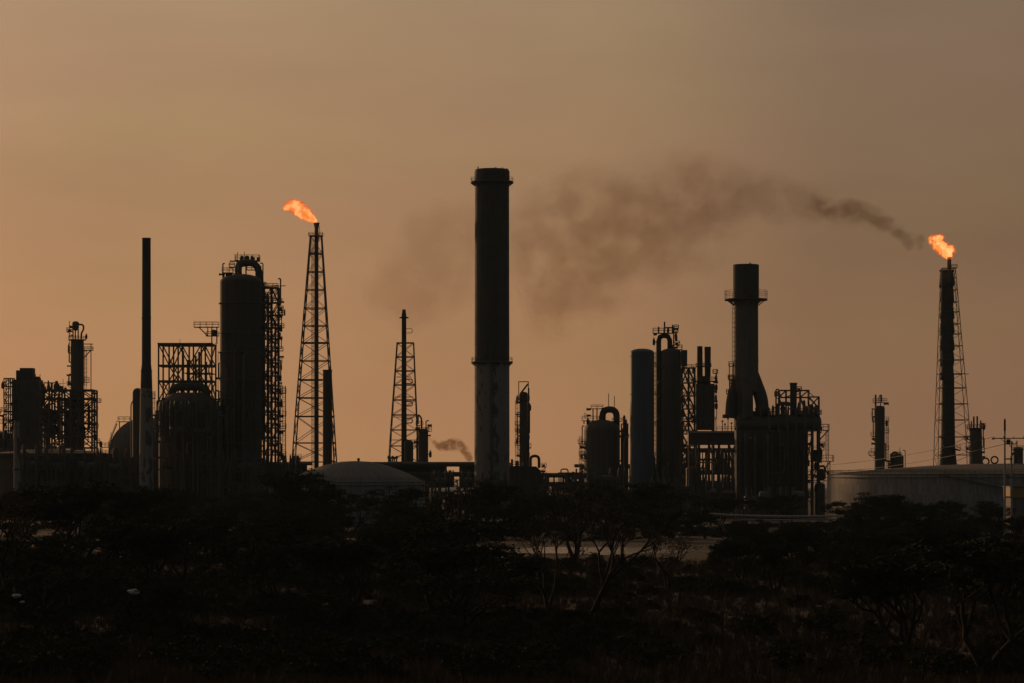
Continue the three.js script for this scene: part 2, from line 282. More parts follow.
{
  const g = thing('slim_column', 'slim column with crooked top vessel and gooseneck rising out of the crowded steel structure', 'column', 77.2, 1012);
  lathe(g, 'shell', 0, 0, [[2.35, 0], [2.35, g.v(341)], [2.1, g.v(340)]], mat.vesselDark, 28);
  ringDeck(g, 0, 0, g.v(339.5), 0.5, 3.2); deck(g, g.u(84.2), g.u(92.8), -1.6, 1.6, g.v(350)); deck(g, g.u(84), g.u(89), -1, 1, g.v(382), 1.6);
  box(g, 'platform', g.u(84), g.u(92.8), g.v(344.3), g.v(343.8), -1.6, 1.6, mat.steel);
  bar(g, 'post', V3(g.u(91), g.v(391), 0), V3(g.u(91), g.v(344), 0), 0.14); bar(g, 'bracket', V3(g.u(84), g.v(358), 0), V3(g.u(90.5), g.v(350.5), 0), 0.16);
  ladder(g, g.u(86.5), 2, g.v(391), g.v(350));
  for (const x of [73, 75.3, 78.2]) bar(g, 'support', V3(g.u(x), g.v(340), 0), V3(g.u(x), g.v(329), 0), 0.2);
  lathe(g, 'top_vessel', g.u(75.6), 0, [[0.3, g.v(331)], [1.15, g.v(328.5)], [1.25, g.v(324)], ...dome(1.25, g.v(323.4), 0.8)], mat.vessel, 20);
  pipe(g, 'gooseneck', [V3(g.u(77), g.v(324.5), 0), V3(g.u(83.5), g.v(324.5), 0), V3(g.u(83.5), g.v(330), 0), V3(g.u(81.3), g.v(333), 0), V3(g.u(81.3), g.v(339), 0)], 0.32, mat.vesselDark, 1);
  bar(g, 'mast', V3(g.u(69.6), g.v(347), 0.5), V3(g.u(69.6), g.v(321), 0.5), 0.12, mat.steel, unitRound);
  lathe(g, 'valve', g.u(86.3), 0, [[0.35, g.v(339)], [0.45, g.v(336)], [0.15, g.v(333.5)]], mat.vesselDark, 10);
  fittings(g, -2.3, 2.3, 0, g.v(390), g.v(342), 7); fittings(g, -1.6, 1.6, 0, g.v(338), g.v(326), 3);
}
function coneTank(name, label, px, d, R, eave, apex, roofMat = mat.tankRoof, wallMat = mat.tank) {
  const g = thing(name, label, 'storage tank', px, d), r = R * g.m, ye = g.v(eave), ya = g.v(apex), n = Math.max(3, Math.round(ye / 2.6));
  for (let i = 0; i < n; i++) { const o = lathe(g, 'shell_course', 0, 0, [[r - i * 0.012, ye * i / n], [r - i * 0.012, ye * (i + 1) / n - 0.02]], wallMat, 96); o.rotation.y = i * 0.7; }
  lathe(g, 'wind_girder', 0, 0, [[r - 0.1, ye - 0.9], [r + 0.28, ye - 0.9], [r + 0.28, ye - 0.75], [r - 0.1, ye - 0.75]], wallMat, 96);
  lathe(g, 'roof', 0, 0, [[r + 0.12, ye - 0.05], [r + 0.12, ye + 0.06], [r * 0.72, mix(ye, ya, 0.47)], [r * 0.45, mix(ye, ya, 0.8)], [r * 0.2, mix(ye, ya, 0.97)], [0.01, ya]], roofMat, 96);
  railing(g, Array.from({ length: 48 }, (_, i) => V3((r - 0.2) * Math.cos(i * Math.PI / 24), ye + 0.05, (r - 0.2) * Math.sin(i * Math.PI / 24))), 1.1, 0.05);
  const st = []; for (let i = 0; i < 40; i++) { const a = Math.PI * (0.28 + 0.4 * i / 40), y = ye * (i + 0.5) / 40; st.push(new THREE.BoxGeometry(0.9, 0.08, Math.PI * r * 0.4 / 40).rotateY(-a).translate((r + 0.5) * Math.cos(a), y, (r + 0.5) * Math.sin(a))); const b = Math.PI * (0.28 + 0.4 * (i + 1) / 40); st.push(barGeo(V3((r + 0.95) * Math.cos(a), y + 1, (r + 0.95) * Math.sin(a)), V3((r + 0.95) * Math.cos(b), y + 1 + ye / 40, (r + 0.95) * Math.sin(b)), 0.05, 4)); }
  add(g, 'spiral_stair', mergeGeometries(st.map((q) => q.index ? q.toNonIndexed() : q)), mat.steel);
  for (const [f, a, h] of [[0.05, 0, 1.1], [0.5, 2.2, 0.8], [0.7, 0.9, 0.9]]) lathe(g, 'roof_vent', f * r * Math.cos(a), f * r * Math.sin(a), [[0.35, mix(ye, ya, 1 - f)], [0.35, mix(ye, ya, 1 - f) + h * 0.7], [0.6, mix(ye, ya, 1 - f) + h * 0.75], [0.1, mix(ye, ya, 1 - f) + h]], mat.vesselDark, 10);
  return g;
}
coneTank('storage_tank', 'broad dark cone roof tank standing before the crowded steel structure', 52, 880, 62, 454, 449, mat.soot, mat.soot);
coneTank('storage_tank', 'cone roof tank cut by the picture edge behind the pale vent pole', -30, 930, 45, 434, 429, mat.soot, mat.soot);
{
  const g = thing('vent_stack', 'pale slender vent pole standing in front of the dark tanks near the furnace', 'stack', 17, 800);
  lathe(g, 'shaft', 0, 0, [[0.95, 0], [0.9, g.v(430)], [0.8, g.v(421)], [0.7, g.v(420.5)]], mat.flaked, 20);
  lathe(g, 'collar', 0, 0, [[0.9, g.v(470)], [1.15, g.v(470)], [1.15, g.v(468.5)], [0.9, g.v(468.5)]], mat.steel, 20);
}
{
  const g = thing('sphere_tank', 'dark ball shaped pressure tank half hidden behind the thin stack', 'sphere tank', 146, 985), cy = g.v(455), r = 37.5 * g.m;
  const o = add(g, 'sphere', metric(new THREE.SphereGeometry(r, 40, 24), 2 * Math.PI * r, Math.PI * r), mat.vesselDark); o.position.y = cy;
  for (let k = 0; k < 10; k++) { const a = k / 10 * 2 * Math.PI; bar(g, 'leg', V3(r * 0.98 * Math.cos(a), 0, r * 0.98 * Math.sin(a)), V3(r * 0.98 * Math.cos(a), cy, r * 0.98 * Math.sin(a)), 0.4, mat.steel, unitRound); }
  deck(g, g.u(118.5), g.u(130), -2, 2, g.v(421.5), 1.6); for (const x of [119.5, 129]) bar(g, 'post', V3(g.u(x), cy, 0), V3(g.u(x), g.v(422), 0), 0.15);
  deck(g, g.u(101), g.u(110), -1, 2, g.v(447), 1.4); bar(g, 'post', V3(g.u(102), 0, 0), V3(g.u(102), g.v(447), 0), 0.15); stairs(g, g.u(109), g.u(118), 2.5, g.v(447), g.v(424));
  bar(g, 'mast', V3(g.u(111), g.v(447), 0), V3(g.u(111), g.v(432), 0), 0.1, mat.steel, unitRound); lathe(g, 'valve', g.u(101), 0.5, [[0.5, g.v(447)], [0.6, g.v(443)], [0.2, g.v(441)]], mat.vesselDark, 10);
}
// ---------------------------------------------------------------- thin stack, slim vessel
{
  const g = thing('thin_stack', 'tall thin dark stack with stepped grey painted lower section', 'stack', 146.4, 850), m = g.m;
  lathe(g, 'lower_shaft', 0, 0, [[7.4 * m, 0], [7.2 * m, g.v(470)], [6.3 * m, g.v(398)], [6.0 * m, g.v(388)]], mat.flaked, 28);
  lathe(g, 'upper_shaft', 0, 0, [[5.95 * m, g.v(388)], [5.5 * m, g.v(371)], [4.7 * m, g.v(364)], [4.5 * m, g.v(318)], [4.3 * m, g.v(239.5)], [4.5 * m, g.v(239.2)], [4.5 * m, g.v(238)], [3.6 * m, g.v(238)], [3.6 * m, g.v(244)]], mat.soot, 28);
  for (const y of [318, 371]) lathe(g, 'flange', 0, 0, [[4 * m, g.v(y + 0.6)], [(y > 350 ? 5.9 : 4.95) * m, g.v(y + 0.6)], [(y > 350 ? 5.9 : 4.95) * m, g.v(y - 0.4)], [4 * m, g.v(y - 0.4)]], mat.soot, 28);
  deck(g, g.u(151.5), g.u(155), -0.8, 0.8, g.v(398)); ladder(g, g.u(153.6), 0, g.v(440), g.v(391));
}
{
  const g = thing('slim_vessel', 'slim round topped vessel tucked against the thin stack with a pale riser pipe', 'vessel', 137.5, 872), m = g.m;
  vesselOn(g, 'shell', 0, 0, 5 * m, 0, g.v(388), 1.5, mat.vesselDark);
  pipe(g, 'riser_pipe', [V3(g.u(131.4), 0, 1), V3(g.u(131.4), g.v(404), 1), V3(g.u(133.5), g.v(401), 1)], 0.2, mat.pale);
}
// ---------------------------------------------------------------- catalytic unit
{
  const g = thing('tall_steel_frame', 'tall open box of steel columns and cross braces beside the big domed reactor', 'steel structure', 187, 915);
  frame(g, [160.5, 171, 180, 191, 203, 213.5].map(g.u), [-7, 5], [0, g.v(420), g.v(401), g.v(381.5), g.v(366), g.v(345)], 0.24, 0.26, (i, j) => j < 2 ? null : j === 5 ? (i % 2 ? 'n' : 'z') : (i + j) % 2 ? 'x' : null);
  box(g, 'roof_beam', g.u(159.5), g.u(214.5), g.v(345), g.v(343.6), 4.6, 5.4, mat.steel); box(g, 'roof_beam', g.u(159.5), g.u(214.5), g.v(345), g.v(343.6), -7.4, -6.6, mat.steel);
  for (const [x, y] of [[184, 351], [188, 360], [196, 356], [199.5, 352], [207, 362]]) bar(g, 'pipe', V3(g.u(x), g.v(402), 1), V3(g.u(x), g.v(y), 1), rr(0.18, 0.42), mat.vesselDark, unitRound);
  bar(g, 'mast', V3(g.u(180), g.v(343.6), 0), V3(g.u(180), g.v(339), 0), 0.07, mat.steel, unitRound);
  for (const [a, b, y] of [[180, 213, 381.5], [186, 213, 374]]) box(g, 'floor', g.u(a), g.u(b), g.v(y), g.v(y) + 0.25, -6.8, 4.8, mat.steel);
}
{
  const g = thing('regenerator', 'squat dark round shouldered regenerator vessel under the tall open steel frame', 'vessel', 189, 884), m = g.m;
  lathe(g, 'shell', 0, 0, [[31 * m, 0], [31 * m, g.v(407)], [29.6 * m, g.v(402)], [19 * m, g.v(394)], [17 * m, g.v(393)], [0.01, g.v(392.6)]], mat.soot, 48);
  pipe(g, 'crossover_duct', [V3(g.u(172), g.v(405), 1), V3(g.u(172), g.v(387), 1), V3(g.u(207), g.v(387), 1), V3(g.u(207), g.v(404), 1)], 1.25, mat.soot, 3);
  lathe(g, 'nozzle', g.u(178), 3, [[0.9, g.v(402)], [0.9, g.v(394)], [1.1, g.v(394)], [1.1, g.v(393)]], mat.vesselDark, 14);
  for (const x of [183, 196]) lathe(g, 'nozzle', g.u(x), 2, [[0.6, g.v(402)], [0.6, g.v(391)]], mat.vesselDark, 12);
  pipe(g, 'pipe', [V3(g.u(209), g.v(410), 6), V3(g.u(209), g.v(432), 9), V3(g.u(215), g.v(442), 9.6), V3(g.u(215), 0, 9.6)], 0.3, mat.vessel, 1.2);
  ringDeck(g, 0, 0, g.v(430), 31 * m, 31 * m + 1.1);
  fittings(g, g.u(160), g.u(218), 3, g.v(430), g.v(396), 8); for (let k = 0; k < 9; k++) box(g, 'valve_box', g.u(163 + k * 5.8), g.u(167 + k * 5.8), g.v(408), g.v(404 - rr(0, 7)), 2, 4, mat.vesselDark);
}
{
  const g = thing('domed_reactor', 'massive dark domed reactor column beside the stair tower with platforms at its crown', 'reactor column', 241, 888), m = g.m;
  lathe(g, 'shell', 0, 0, [[21 * m, 0], [21 * m, g.v(282)], ...dome(21 * m, g.v(282), 2.5)], mat.soot, 48);
  for (let k = 0; k < 7; k++) bar(g, 'scaffold_pole', V3(g.u(221 + k * 6.8), 0, 8.8), V3(g.u(221 + k * 6.8), g.v(352 + (k % 3) * 14), 8.8), 0.09, mat.steel, unitRound); for (let k = 0; k < 8; k++) bar(g, 'scaffold_ledger', V3(g.u(220), g.v(470 - k * 13), 8.8), V3(g.u(263), g.v(470 - k * 13), 8.8), 0.08, mat.steel, unitRound);
  for (const y of [430, 380, 333]) lathe(g, 'stiffener', 0, 0, [[20.5 * m, g.v(y + 0.6)], [21.5 * m, g.v(y + 0.6)], [21.5 * m, g.v(y - 0.6)], [20.5 * m, g.v(y - 0.6)]], mat.vesselDark, 48);
  deck(g, g.u(222.5), g.u(233), -2, 2, g.v(272.8), 1.5); for (const x of [224, 231]) bar(g, 'post', V3(g.u(x), g.v(281), 0), V3(g.u(x), g.v(273), 0), 0.2);
  lathe(g, 'nozzle', g.u(229), 0, [[1.1, g.v(279)], [1.1, g.v(274)]], mat.vesselDark, 14); bar(g, 'mast', V3(g.u(229.5), g.v(273), 0), V3(g.u(229.5), g.v(265.5), 0), 0.09, mat.steel, unitRound);
  // cantilevered walkway to the steel frame
  deck(g, g.u(196), g.u(220.3), 4, 6.5, g.v(327.8), 1.5); deck(g, g.u(208), g.u(220.3), 4, 6.5, g.v(336.5), 1.2);
  bar(g, 'bracket', V3(g.u(201), g.v(328.4), 5), V3(g.u(209), g.v(336.5), 5), 0.16); bar(g, 'post', V3(g.u(209.5), g.v(336.5), 5), V3(g.u(209.5), g.v(328.4), 5), 0.14);
  for (const x of [213.5, 218.5]) bar(g, 'post', V3(g.u(x), g.v(345), 5), V3(g.u(x), g.v(328.4), 5), 0.17);
  lathe(g, 'drum', g.u(215.5), 5.2, [[0.9, g.v(336.4)], [0.9, g.v(331.5)], [0.5, g.v(330.6)]], mat.vesselDark, 14);
  stairs(g, g.u(218), g.u(211), 7.6, g.v(400), g.v(372)); stairs(g, g.u(211), g.u(218), 7.6, g.v(372), g.v(347));
  for (const [x, y, r] of [[230, 408, 0.42], [234.2, 412, 0.36], [246, 356, 0.3], [237, 352, 0.2]]) pipe(g, 'downcomer', [V3(g.u(x), 0, 8.2), V3(g.u(x), g.v(y), 8.2), V3(g.u(x) + 1, g.v(y) + 1, 6.5)], r, mat.vessel, 0.8);
  pipe(g, 'pipe', [V3(g.u(213), g.v(444), 8.6), V3(g.u(252), g.v(444), 8.6), V3(g.u(252), g.v(409), 8.6), V3(g.u(246), g.v(409), 8.0)], 0.22, mat.vesselDark, 1);
  for (const y of [303, 352, 398]) { const o = ringDeck(g, 0, 0, g.v(y), 20.8 * m, 20.8 * m + 0.5, 0, 0.35); }
  for (let k = 0; k < 9; k++) { const x = 224 + k * 4.2, y = rr(330, 440); pipe(g, 'small_pipe', [V3(g.u(x), 0, 7.4), V3(g.u(x), g.v(y), 7.4), V3(g.u(x + rr(-6, 6)), g.v(y), 7.4), V3(g.u(x), g.v(y - 14), 6.2)], rr(0.12, 0.26), k % 3 ? mat.vesselDark : mat.vessel, 0.6); }
  deck(g, g.u(222), g.u(262), 6.8, 8.4, g.v(425), 1.1); deck(g, g.u(236), g.u(264), 6.6, 8.2, g.v(380), 1.1);
  fittings(g, -21 * m, 21 * m, 0, g.v(470), g.v(345), 14); fittings(g, g.u(224), g.u(236), 0, g.v(276), g.v(271), 5); fittings(g, -21 * m, 21 * m, 0, g.v(340), g.v(290), 6, 0.1);
}
{
  const g = thing('overhead_column', 'narrower column behind the domed reactor with thick overhead pipe arching over its top', 'column', 250, 930), m = g.m;
  lathe(g, 'shell', 0, 0, [[11 * m, 0], [11 * m, g.v(287)], ...dome(11 * m, g.v(287), 2)], mat.vesselDark, 36);
  pipe(g, 'overhead_pipe', [V3(g.u(240), g.v(275), 5.5), V3(g.u(240), g.v(265), 5.5), V3(g.u(257), g.v(263.5), 5.5), V3(g.u(261.6), g.v(276), 5.5), V3(g.u(261.6), g.v(330), 5.5), V3(g.u(261.6), g.v(440), 5.5)], 1.15, mat.soot, 4, 14);
  deck(g, g.u(235.5), g.u(259.5), -2.5, 2.5, g.v(260.6), 1.8); for (const x of [237, 246, 256]) bar(g, 'post', V3(g.u(x), g.v(287), 0), V3(g.u(x), g.v(261), 0), 0.22);
  for (const [x, y] of [[237.5, 252], [244.4, 252]]) bar(g, 'mast', V3(g.u(x), g.v(260.6), 0), V3(g.u(x), g.v(y), 0), 0.11, mat.steel, unitRound);
  for (const [x, r] of [[242, 0.6], [247, 0.8], [252, 0.5]]) lathe(g, 'relief_valve', g.u(x), 0, [[r, g.v(260.6)], [r, g.v(257)], [r * 0.4, g.v(255.5)]], mat.vesselDark, 12);
  deck(g, g.u(248), g.u(262), 2.6, 4.2, g.v(270.5), 1.2);
  fittings(g, g.u(236), g.u(262), 4, g.v(300), g.v(258), 7, 0.2); for (const x of [240, 246, 252, 257]) box(g, 'valve_box', g.u(x), g.u(x + 2.6), g.v(260.5), g.v(257.6), -1, 1, mat.vesselDark);
}
{
  const g = thing('stair_tower', 'tall zigzag stair tower with jutting platforms clamped to the domed reactor', 'stair tower', 271, 893);
  const ys = [0, 455, 441, 428, 415, 402, 389, 376, 363, 351, 339, 328, 315.5, 303, 288].map((y, i) => i ? g.v(y) : 0);
  frame(g, [264, 271.5, 278.5].map(g.u), [-2, 2], ys, 0.22, 0.2, (i, j) => (i + j) % 2 ? 'x' : 'n');
  for (let j = 1; j < ys.length; j++) { const out = [0, 0, 3, 0, 2, 0, 4, 0, 4, 5, 0, 6, 6, 4, 0][j]; deck(g, g.u(263.5), g.u(278.8 + out), 2.2, 4, ys[j], 1.2); if (j + 1 < ys.length) stairs(g, g.u(j % 2 ? 265 : 277), g.u(j % 2 ? 277 : 265), 0, ys[j], ys[j + 1]); }
  for (const [x, y] of [[283, 310], [285.5, 310], [281, 333]]) bar(g, 'post', V3(g.u(x), g.v(y + 6), 3), V3(g.u(x), g.v(y), 3), 0.2);
  bar(g, 'davit', V3(g.u(263), g.v(287.2), 2), V3(g.u(286), g.v(286.2), 2), 0.12); bar(g, 'davit_post', V3(g.u(278.5), g.v(303), 2), V3(g.u(278.5), g.v(286.6), 2), 0.12);
  pipe(g, 'riser_pipe', [V3(g.u(267), 0, -3.4), V3(g.u(267), g.v(292), -3.4), V3(g.u(262), g.v(292), -3.4)], 0.45, mat.vesselDark, 1.2);
  pipe(g, 'riser_pipe', [V3(g.u(274.5), 0, -3.2), V3(g.u(274.5), g.v(320), -3.2), V3(g.u(266), g.v(314), -3.2)], 0.35, mat.vesselDark, 1.2);
  fittings(g, g.u(264), g.u(279), 0, g.v(460), g.v(290), 24, 0.05);
}
{
  const g = thing('escape_ladder_tower', 'narrow caged escape ladder standing apart beside the stair tower', 'ladder tower', 283.2, 896);
  for (const x of [280.5, 285.6]) bar(g, 'post', V3(g.u(x), 0, 0), V3(g.u(x), g.v(386), 0), 0.12);
  ladder(g, g.u(284), 0.3, 0, g.v(386), true, 0.45);
  for (const y of [456, 428, 415.5, 393]) { deck(g, g.u(279.8), g.u(286), -0.8, 0.1, g.v(y), 1.4); }
}
// ---------------------------------------------------------------- flare towers
function latticeLevels(g, rows, lx, rx, y0, y1, depth) { return rows.map((y) => { const t = (y - y0) / (y1 - y0), l = mix(lx[0], lx[1], t), r = mix(rx[0], rx[1], t); return [y >= y1 ? Math.min(g.v(y), 2) : g.v(y), g.u(l), g.u(r), (r - l) / 2 * g.m * depth]; }); }
{
  const g = thing('flare_tower', 'tall burning flare stack held in a tapering lattice tower between stair tower and thin mast', 'flare tower', 316.5, 1050), m = g.m;
  const rows = [500, 462, 443, 416.5, 398, 380, 361, 343, 326, 308.5, 290, 272, 254, 236];
  const L = latticeLevels(g, rows, [310.6, 293], [321.6, 335.5], 236, 462, 1).map(([y, l, r, z], i) => i ? [y, l, r, z] : [0, g.u(290.3), g.u(338.2), 24 * m]);
  L[1][0] = g.v(462);
  lattice(g, L, 0.25, 0.11, 'x');
  cyl(g, 'riser', 0, 0, g.v(229), 0, 0.86, 0.72, mat.soot, 20);
  lathe(g, 'flare_tip', 0, 0, [[0.72, g.v(229)], [0.8, g.v(227)], [1.15, g.v(223.4)], [1.15, g.v(222.8)], [0.9, g.v(222.8)], [0.9, g.v(226)]], mat.soot, 20);
  deck(g, g.u(308.8), g.u(322.8), -2.2, 2.2, g.v(235.8), 1.1); deck(g, g.u(309.8), g.u(322.5), -2.3, 2.3, g.v(253.5), 0.6);
  for (const [y, k] of [[308, 3.2], [343, 4.4], [380, 5.8], [416, 6.8]]) for (const s of [-1, 1]) bar(g, 'stay', V3(s * k, g.v(y), 0), V3(0, g.v(y), 0), 0.13);
  pipe(g, 'pilot_line', [V3(0.6, 0, 1.2), V3(0.6, g.v(240), 1.0), V3(1.4, g.v(234), 0.8), V3(1.0, g.v(226), 0.4)], 0.11, mat.steel, 1);
  ladder(g, -1.3, 0.6, 2, g.v(237), true, 0.3);
  deck(g, g.u(292), g.u(303), 8.3, 10, g.v(458.5), 1.5); for (const x of [293, 302]) bar(g, 'post', V3(g.u(x), 0, 9), V3(g.u(x), g.v(459), 9), 0.16);
}
{
  const g = thing('short_stack', 'plain black short stack standing just in front of the lattice flare tower', 'stack', 327.4, 1022), m = g.m;
  lathe(g, 'shaft', 0, 0, [[5 * m, 0], [4.7 * m, g.v(460)], [4.6 * m, g.v(371)], [4.9 * m, g.v(370.8)], [4.9 * m, g.v(369.8)], [4 * m, g.v(369.8)], [4 * m, g.v(375)]], mat.soot, 24);
}
{
  const g = thing('lattice_mast', 'thin flanged vent pipe inside a narrow lattice mast near the central chimney', 'vent mast', 404, 1000), m = g.m;
  const rows = [500, 462, 446, 430, 415, 400, 385, 371, 357, 343];
  const L = rows.map((y, i) => { const t = (y - 343) / (462 - 343), l = mix(397.2, 388.8, t), r = mix(413.6, 418.5, t); return [i ? g.v(y) : 0, g.u(l), g.u(r), (r - l) / 2 * m]; });
  lattice(g, L, 0.17, 0.09, 'x');
  lathe(g, 'riser', 0, 0, [[0.95, 0], [0.95, g.v(440)], [0.85, g.v(360)], [0.8, g.v(313)], [0.62, g.v(312.5)], [0.62, g.v(309.5)], [0.4, g.v(309.5)]], mat.soot, 20);
  lathe(g, 'flange', 0, 0, [[0.7, g.v(318.6)], [1.65, g.v(318.2)], [1.65, g.v(317.4)], [0.7, g.v(316.4)]], mat.soot, 20);
  for (const y of [331, 381.5, 404, 421]) pipe(g, 'expansion_loop', [V3(0, g.v(y + 2), 0.2), V3(2.9, g.v(y + 2), 0.2), V3(2.9, g.v(y - 2.4), 0.2), V3(0, g.v(y - 2.4), 0.2)], y < 340 ? 0.1 : 0.2, mat.steel, 0.6);
  for (const y of [377, 397, 417, 440]) for (const s of [-1, 1]) bar(g, 'stay', V3(s * (2.6 + (y - 377) * 0.03), g.v(y), 0), V3(0, g.v(y), 0), 0.12);
  lathe(g, 'knockout_pot', g.u(409), 1.8, [[1.6, 0], [1.6, g.v(443)], ...dome(1.6, g.v(442.5), 0.8)], mat.vesselDark, 18);
  for (let k = 0; k < 5; k++) lathe(g, 'valve', g.u(389.5 + k * 2), 7.5, [[0.25, 0], [0.25, g.v(459)], [0.5, g.v(458.5)], [0.4, g.v(456 + (k % 2))]], mat.vesselDark, 8);
}
{
  const g = thing('capped_column', 'short dark column with cluttered cap platform next to the lattice mast', 'column', 423.2, 984), m = g.m;
  lathe(g, 'shell', 0, 0, [[5.2 * m, 0], [5.0 * m, g.v(431)], ...dome(5.0 * m, g.v(431), 0.8)], mat.vesselDark, 24);
  ringDeck(g, 0, 0, g.v(431), 1, 6.2 * m, 1.2); deck(g, g.u(427), g.u(431.5), -1, 1, g.v(431), 1.3); deck(g, g.u(416), g.u(423), -1, 1.5, g.v(425), 1.2);
  bar(g, 'post', V3(g.u(419), g.v(431), 0), V3(g.u(419), g.v(425), 0), 0.15);
  pipe(g, 'vapour_line', [V3(g.u(421.5), g.v(430), 0), V3(g.u(421.5), g.v(418), 0), V3(g.u(418), g.v(414), 0), V3(g.u(418), g.v(424), 0)], 0.3, mat.vesselDark, 0.8);
  pipe(g, 'pipe', [V3(g.u(426), g.v(430), 0), V3(g.u(426), g.v(421), 0), V3(g.u(429), g.v(420.5), 0)], 0.2, mat.steel, 0.5);
  fittings(g, -5 * m, 5 * m, 0, g.v(458), g.v(420), 6);
}
// ---------------------------------------------------------------- central chimney
{
  const g = thing('chimney', 'massive tall concrete chimney with two ring galleries and flaking pale lower third', 'chimney', 492, 950), m = g.m;
  lathe(g, 'lower_shaft', 0, 0, [[18.0 * m, 0], [17.6 * m, g.v(470)], [17.4 * m, g.v(363)]], mat.flaked, 72);
  lathe(g, 'upper_shaft', 0, 0, [[17.4 * m, g.v(363)], [17.1 * m, g.v(184.5)]], mat.soot, 72);
  lathe(g, 'crown', 0, 0, [[17.1 * m, g.v(184.5)], [17.6 * m, g.v(183.5)], [17.6 * m, g.v(172)], [16.6 * m, g.v(169.6)], [14 * m, g.v(169.6)], [14 * m, g.v(182)]], mat.soot, 72);
  for (let y = 200; y < 470; y += 24) { const R = mix(17.13, 17.62, (y - 184) / 286) * m; lathe(g, 'pour_joint', 0, 0, [[R - 0.1, g.v(y) - 0.14], [R + 0.06, g.v(y) - 0.1], [R + 0.06, g.v(y) + 0.1], [R - 0.1, g.v(y) + 0.14]], y > 363 ? mat.flaked : mat.soot, 72); }
  for (const [y, r] of [[181.6, 21.4], [361.6, 20.8]]) { ringDeck(g, 0, 0, g.v(y), 17 * m, r * m, 1.3, 0.6); for (let k = 0; k < 16; k++) { const a = k / 16 * 2 * Math.PI; bar(g, 'bracket', V3(17 * m * Math.cos(a), g.v(y) - 1.6, 17 * m * Math.sin(a)), V3((r - 0.6) * m * Math.cos(a), g.v(y) - 0.5, (r - 0.6) * m * Math.sin(a)), 0.12); } }
  for (const [x, h] of [[478, 166.5], [495.5, 167], [502.5, 167.4], [507, 168.2]]) bar(g, 'lightning_rod', V3(g.u(x), g.v(171.5), 0), V3(g.u(x), g.v(h), 0), 0.2, mat.steel, unitRound);
  ladder(g, 0, 17.3 * m + 0.3, 4, g.v(362), true, 0.3);
  ladder(g, 0, 17.0 * m + 0.4, g.v(361), g.v(184), true, 0.3);
}
{
  const g = thing('bracketed_column', 'slender column with open frame top and little side platforms just beside the great chimney', 'column', 523.5, 985), m = g.m;
  lathe(g, 'shell', 0, 0, [[4.4 * m, 0], [4.2 * m, g.v(394)], ...dome(4.2 * m, g.v(394), 0.8)], mat.vesselDark, 24);
  for (const [x, z] of [[518.7, 0.6], [528.4, 0.6]]) bar(g, 'post', V3(g.u(x), g.v(399), z), V3(g.u(x), g.v(381.5), z), 0.14);
  bar(g, 'top_beam', V3(g.u(518.5), g.v(381.8), 0.6), V3(g.u(528.6), g.v(381.8), 0.6), 0.15); bar(g, 'brace', V3(g.u(521), g.v(393), 0.6), V3(g.u(528), g.v(384), 0.6), 0.3);
  for (const y of [399.5, 416, 438.5, 456]) ringDeck(g, 0, 0, g.v(y), 4 * m, 6.4 * m, 1.2);
  for (const y of [424.5, 431, 445]) deck(g, g.u(514.8), g.u(519.6), -0.8, 0.8, g.v(y), 1.1);
  ladder(g, g.u(516.6), 0.2, g.v(462), g.v(400)); pipe(g, 'downcomer', [V3(g.u(528.6), 0, 0), V3(g.u(528.6), g.v(388), 0)], 0.3, mat.vesselDark, 1);
  fittings(g, -4.2 * m, 4.2 * m, 0, g.v(462), g.v(396), 12, 0.6);
}
{
  const g = thing('pump_house', 'low humped equipment house with a pipe hoop at the foot of the slender column', 'equipment house', 528, 968), m = g.m;
  const sh = new THREE.Shape([[508, 490], [508, 467], [514, 466], [536, 466.5], [540, 470], [543.5, 478], [546, 482], [546, 515]].map(([x, y]) => new THREE.Vector2(g.u(x), Math.max(0, g.v(y))))); 
  sh.lineTo(g.u(508), 0);
  add(g, 'casing', new THREE.ExtrudeGeometry(sh, { depth: 8, bevelEnabled: false }).translate(0, 0, -4), mat.soot);
  pipe(g, 'pipe_hoop', [V3(g.u(530.5), g.v(467), 0), V3(g.u(530.5), g.v(456), 0), V3(g.u(539), g.v(456), 0), V3(g.u(539), g.v(468), 0)], 0.5, mat.vesselDark, 1.4);
  for (const [x, y, r] of [[512, 459, 0.4], [517, 461, 0.7], [524, 462, 0.6], [545, 466.5, 0.09], [543, 472, 0.4]]) lathe(g, 'vent', g.u(x), 1, [[r, g.v(478)], [r, g.v(y) - 0.3], [r * 0.6, g.v(y)]], mat.vesselDark, 10);
  for (const [x0, x1, y] of [[540, 546.5, 475], [511, 522, 464]]) deck(g, g.u(x0), g.u(x1), 4.1, 5.4, g.v(y), 1);
  fittings(g, g.u(512), g.u(541), 0, g.v(475), g.v(462), 6, 0.4);
}
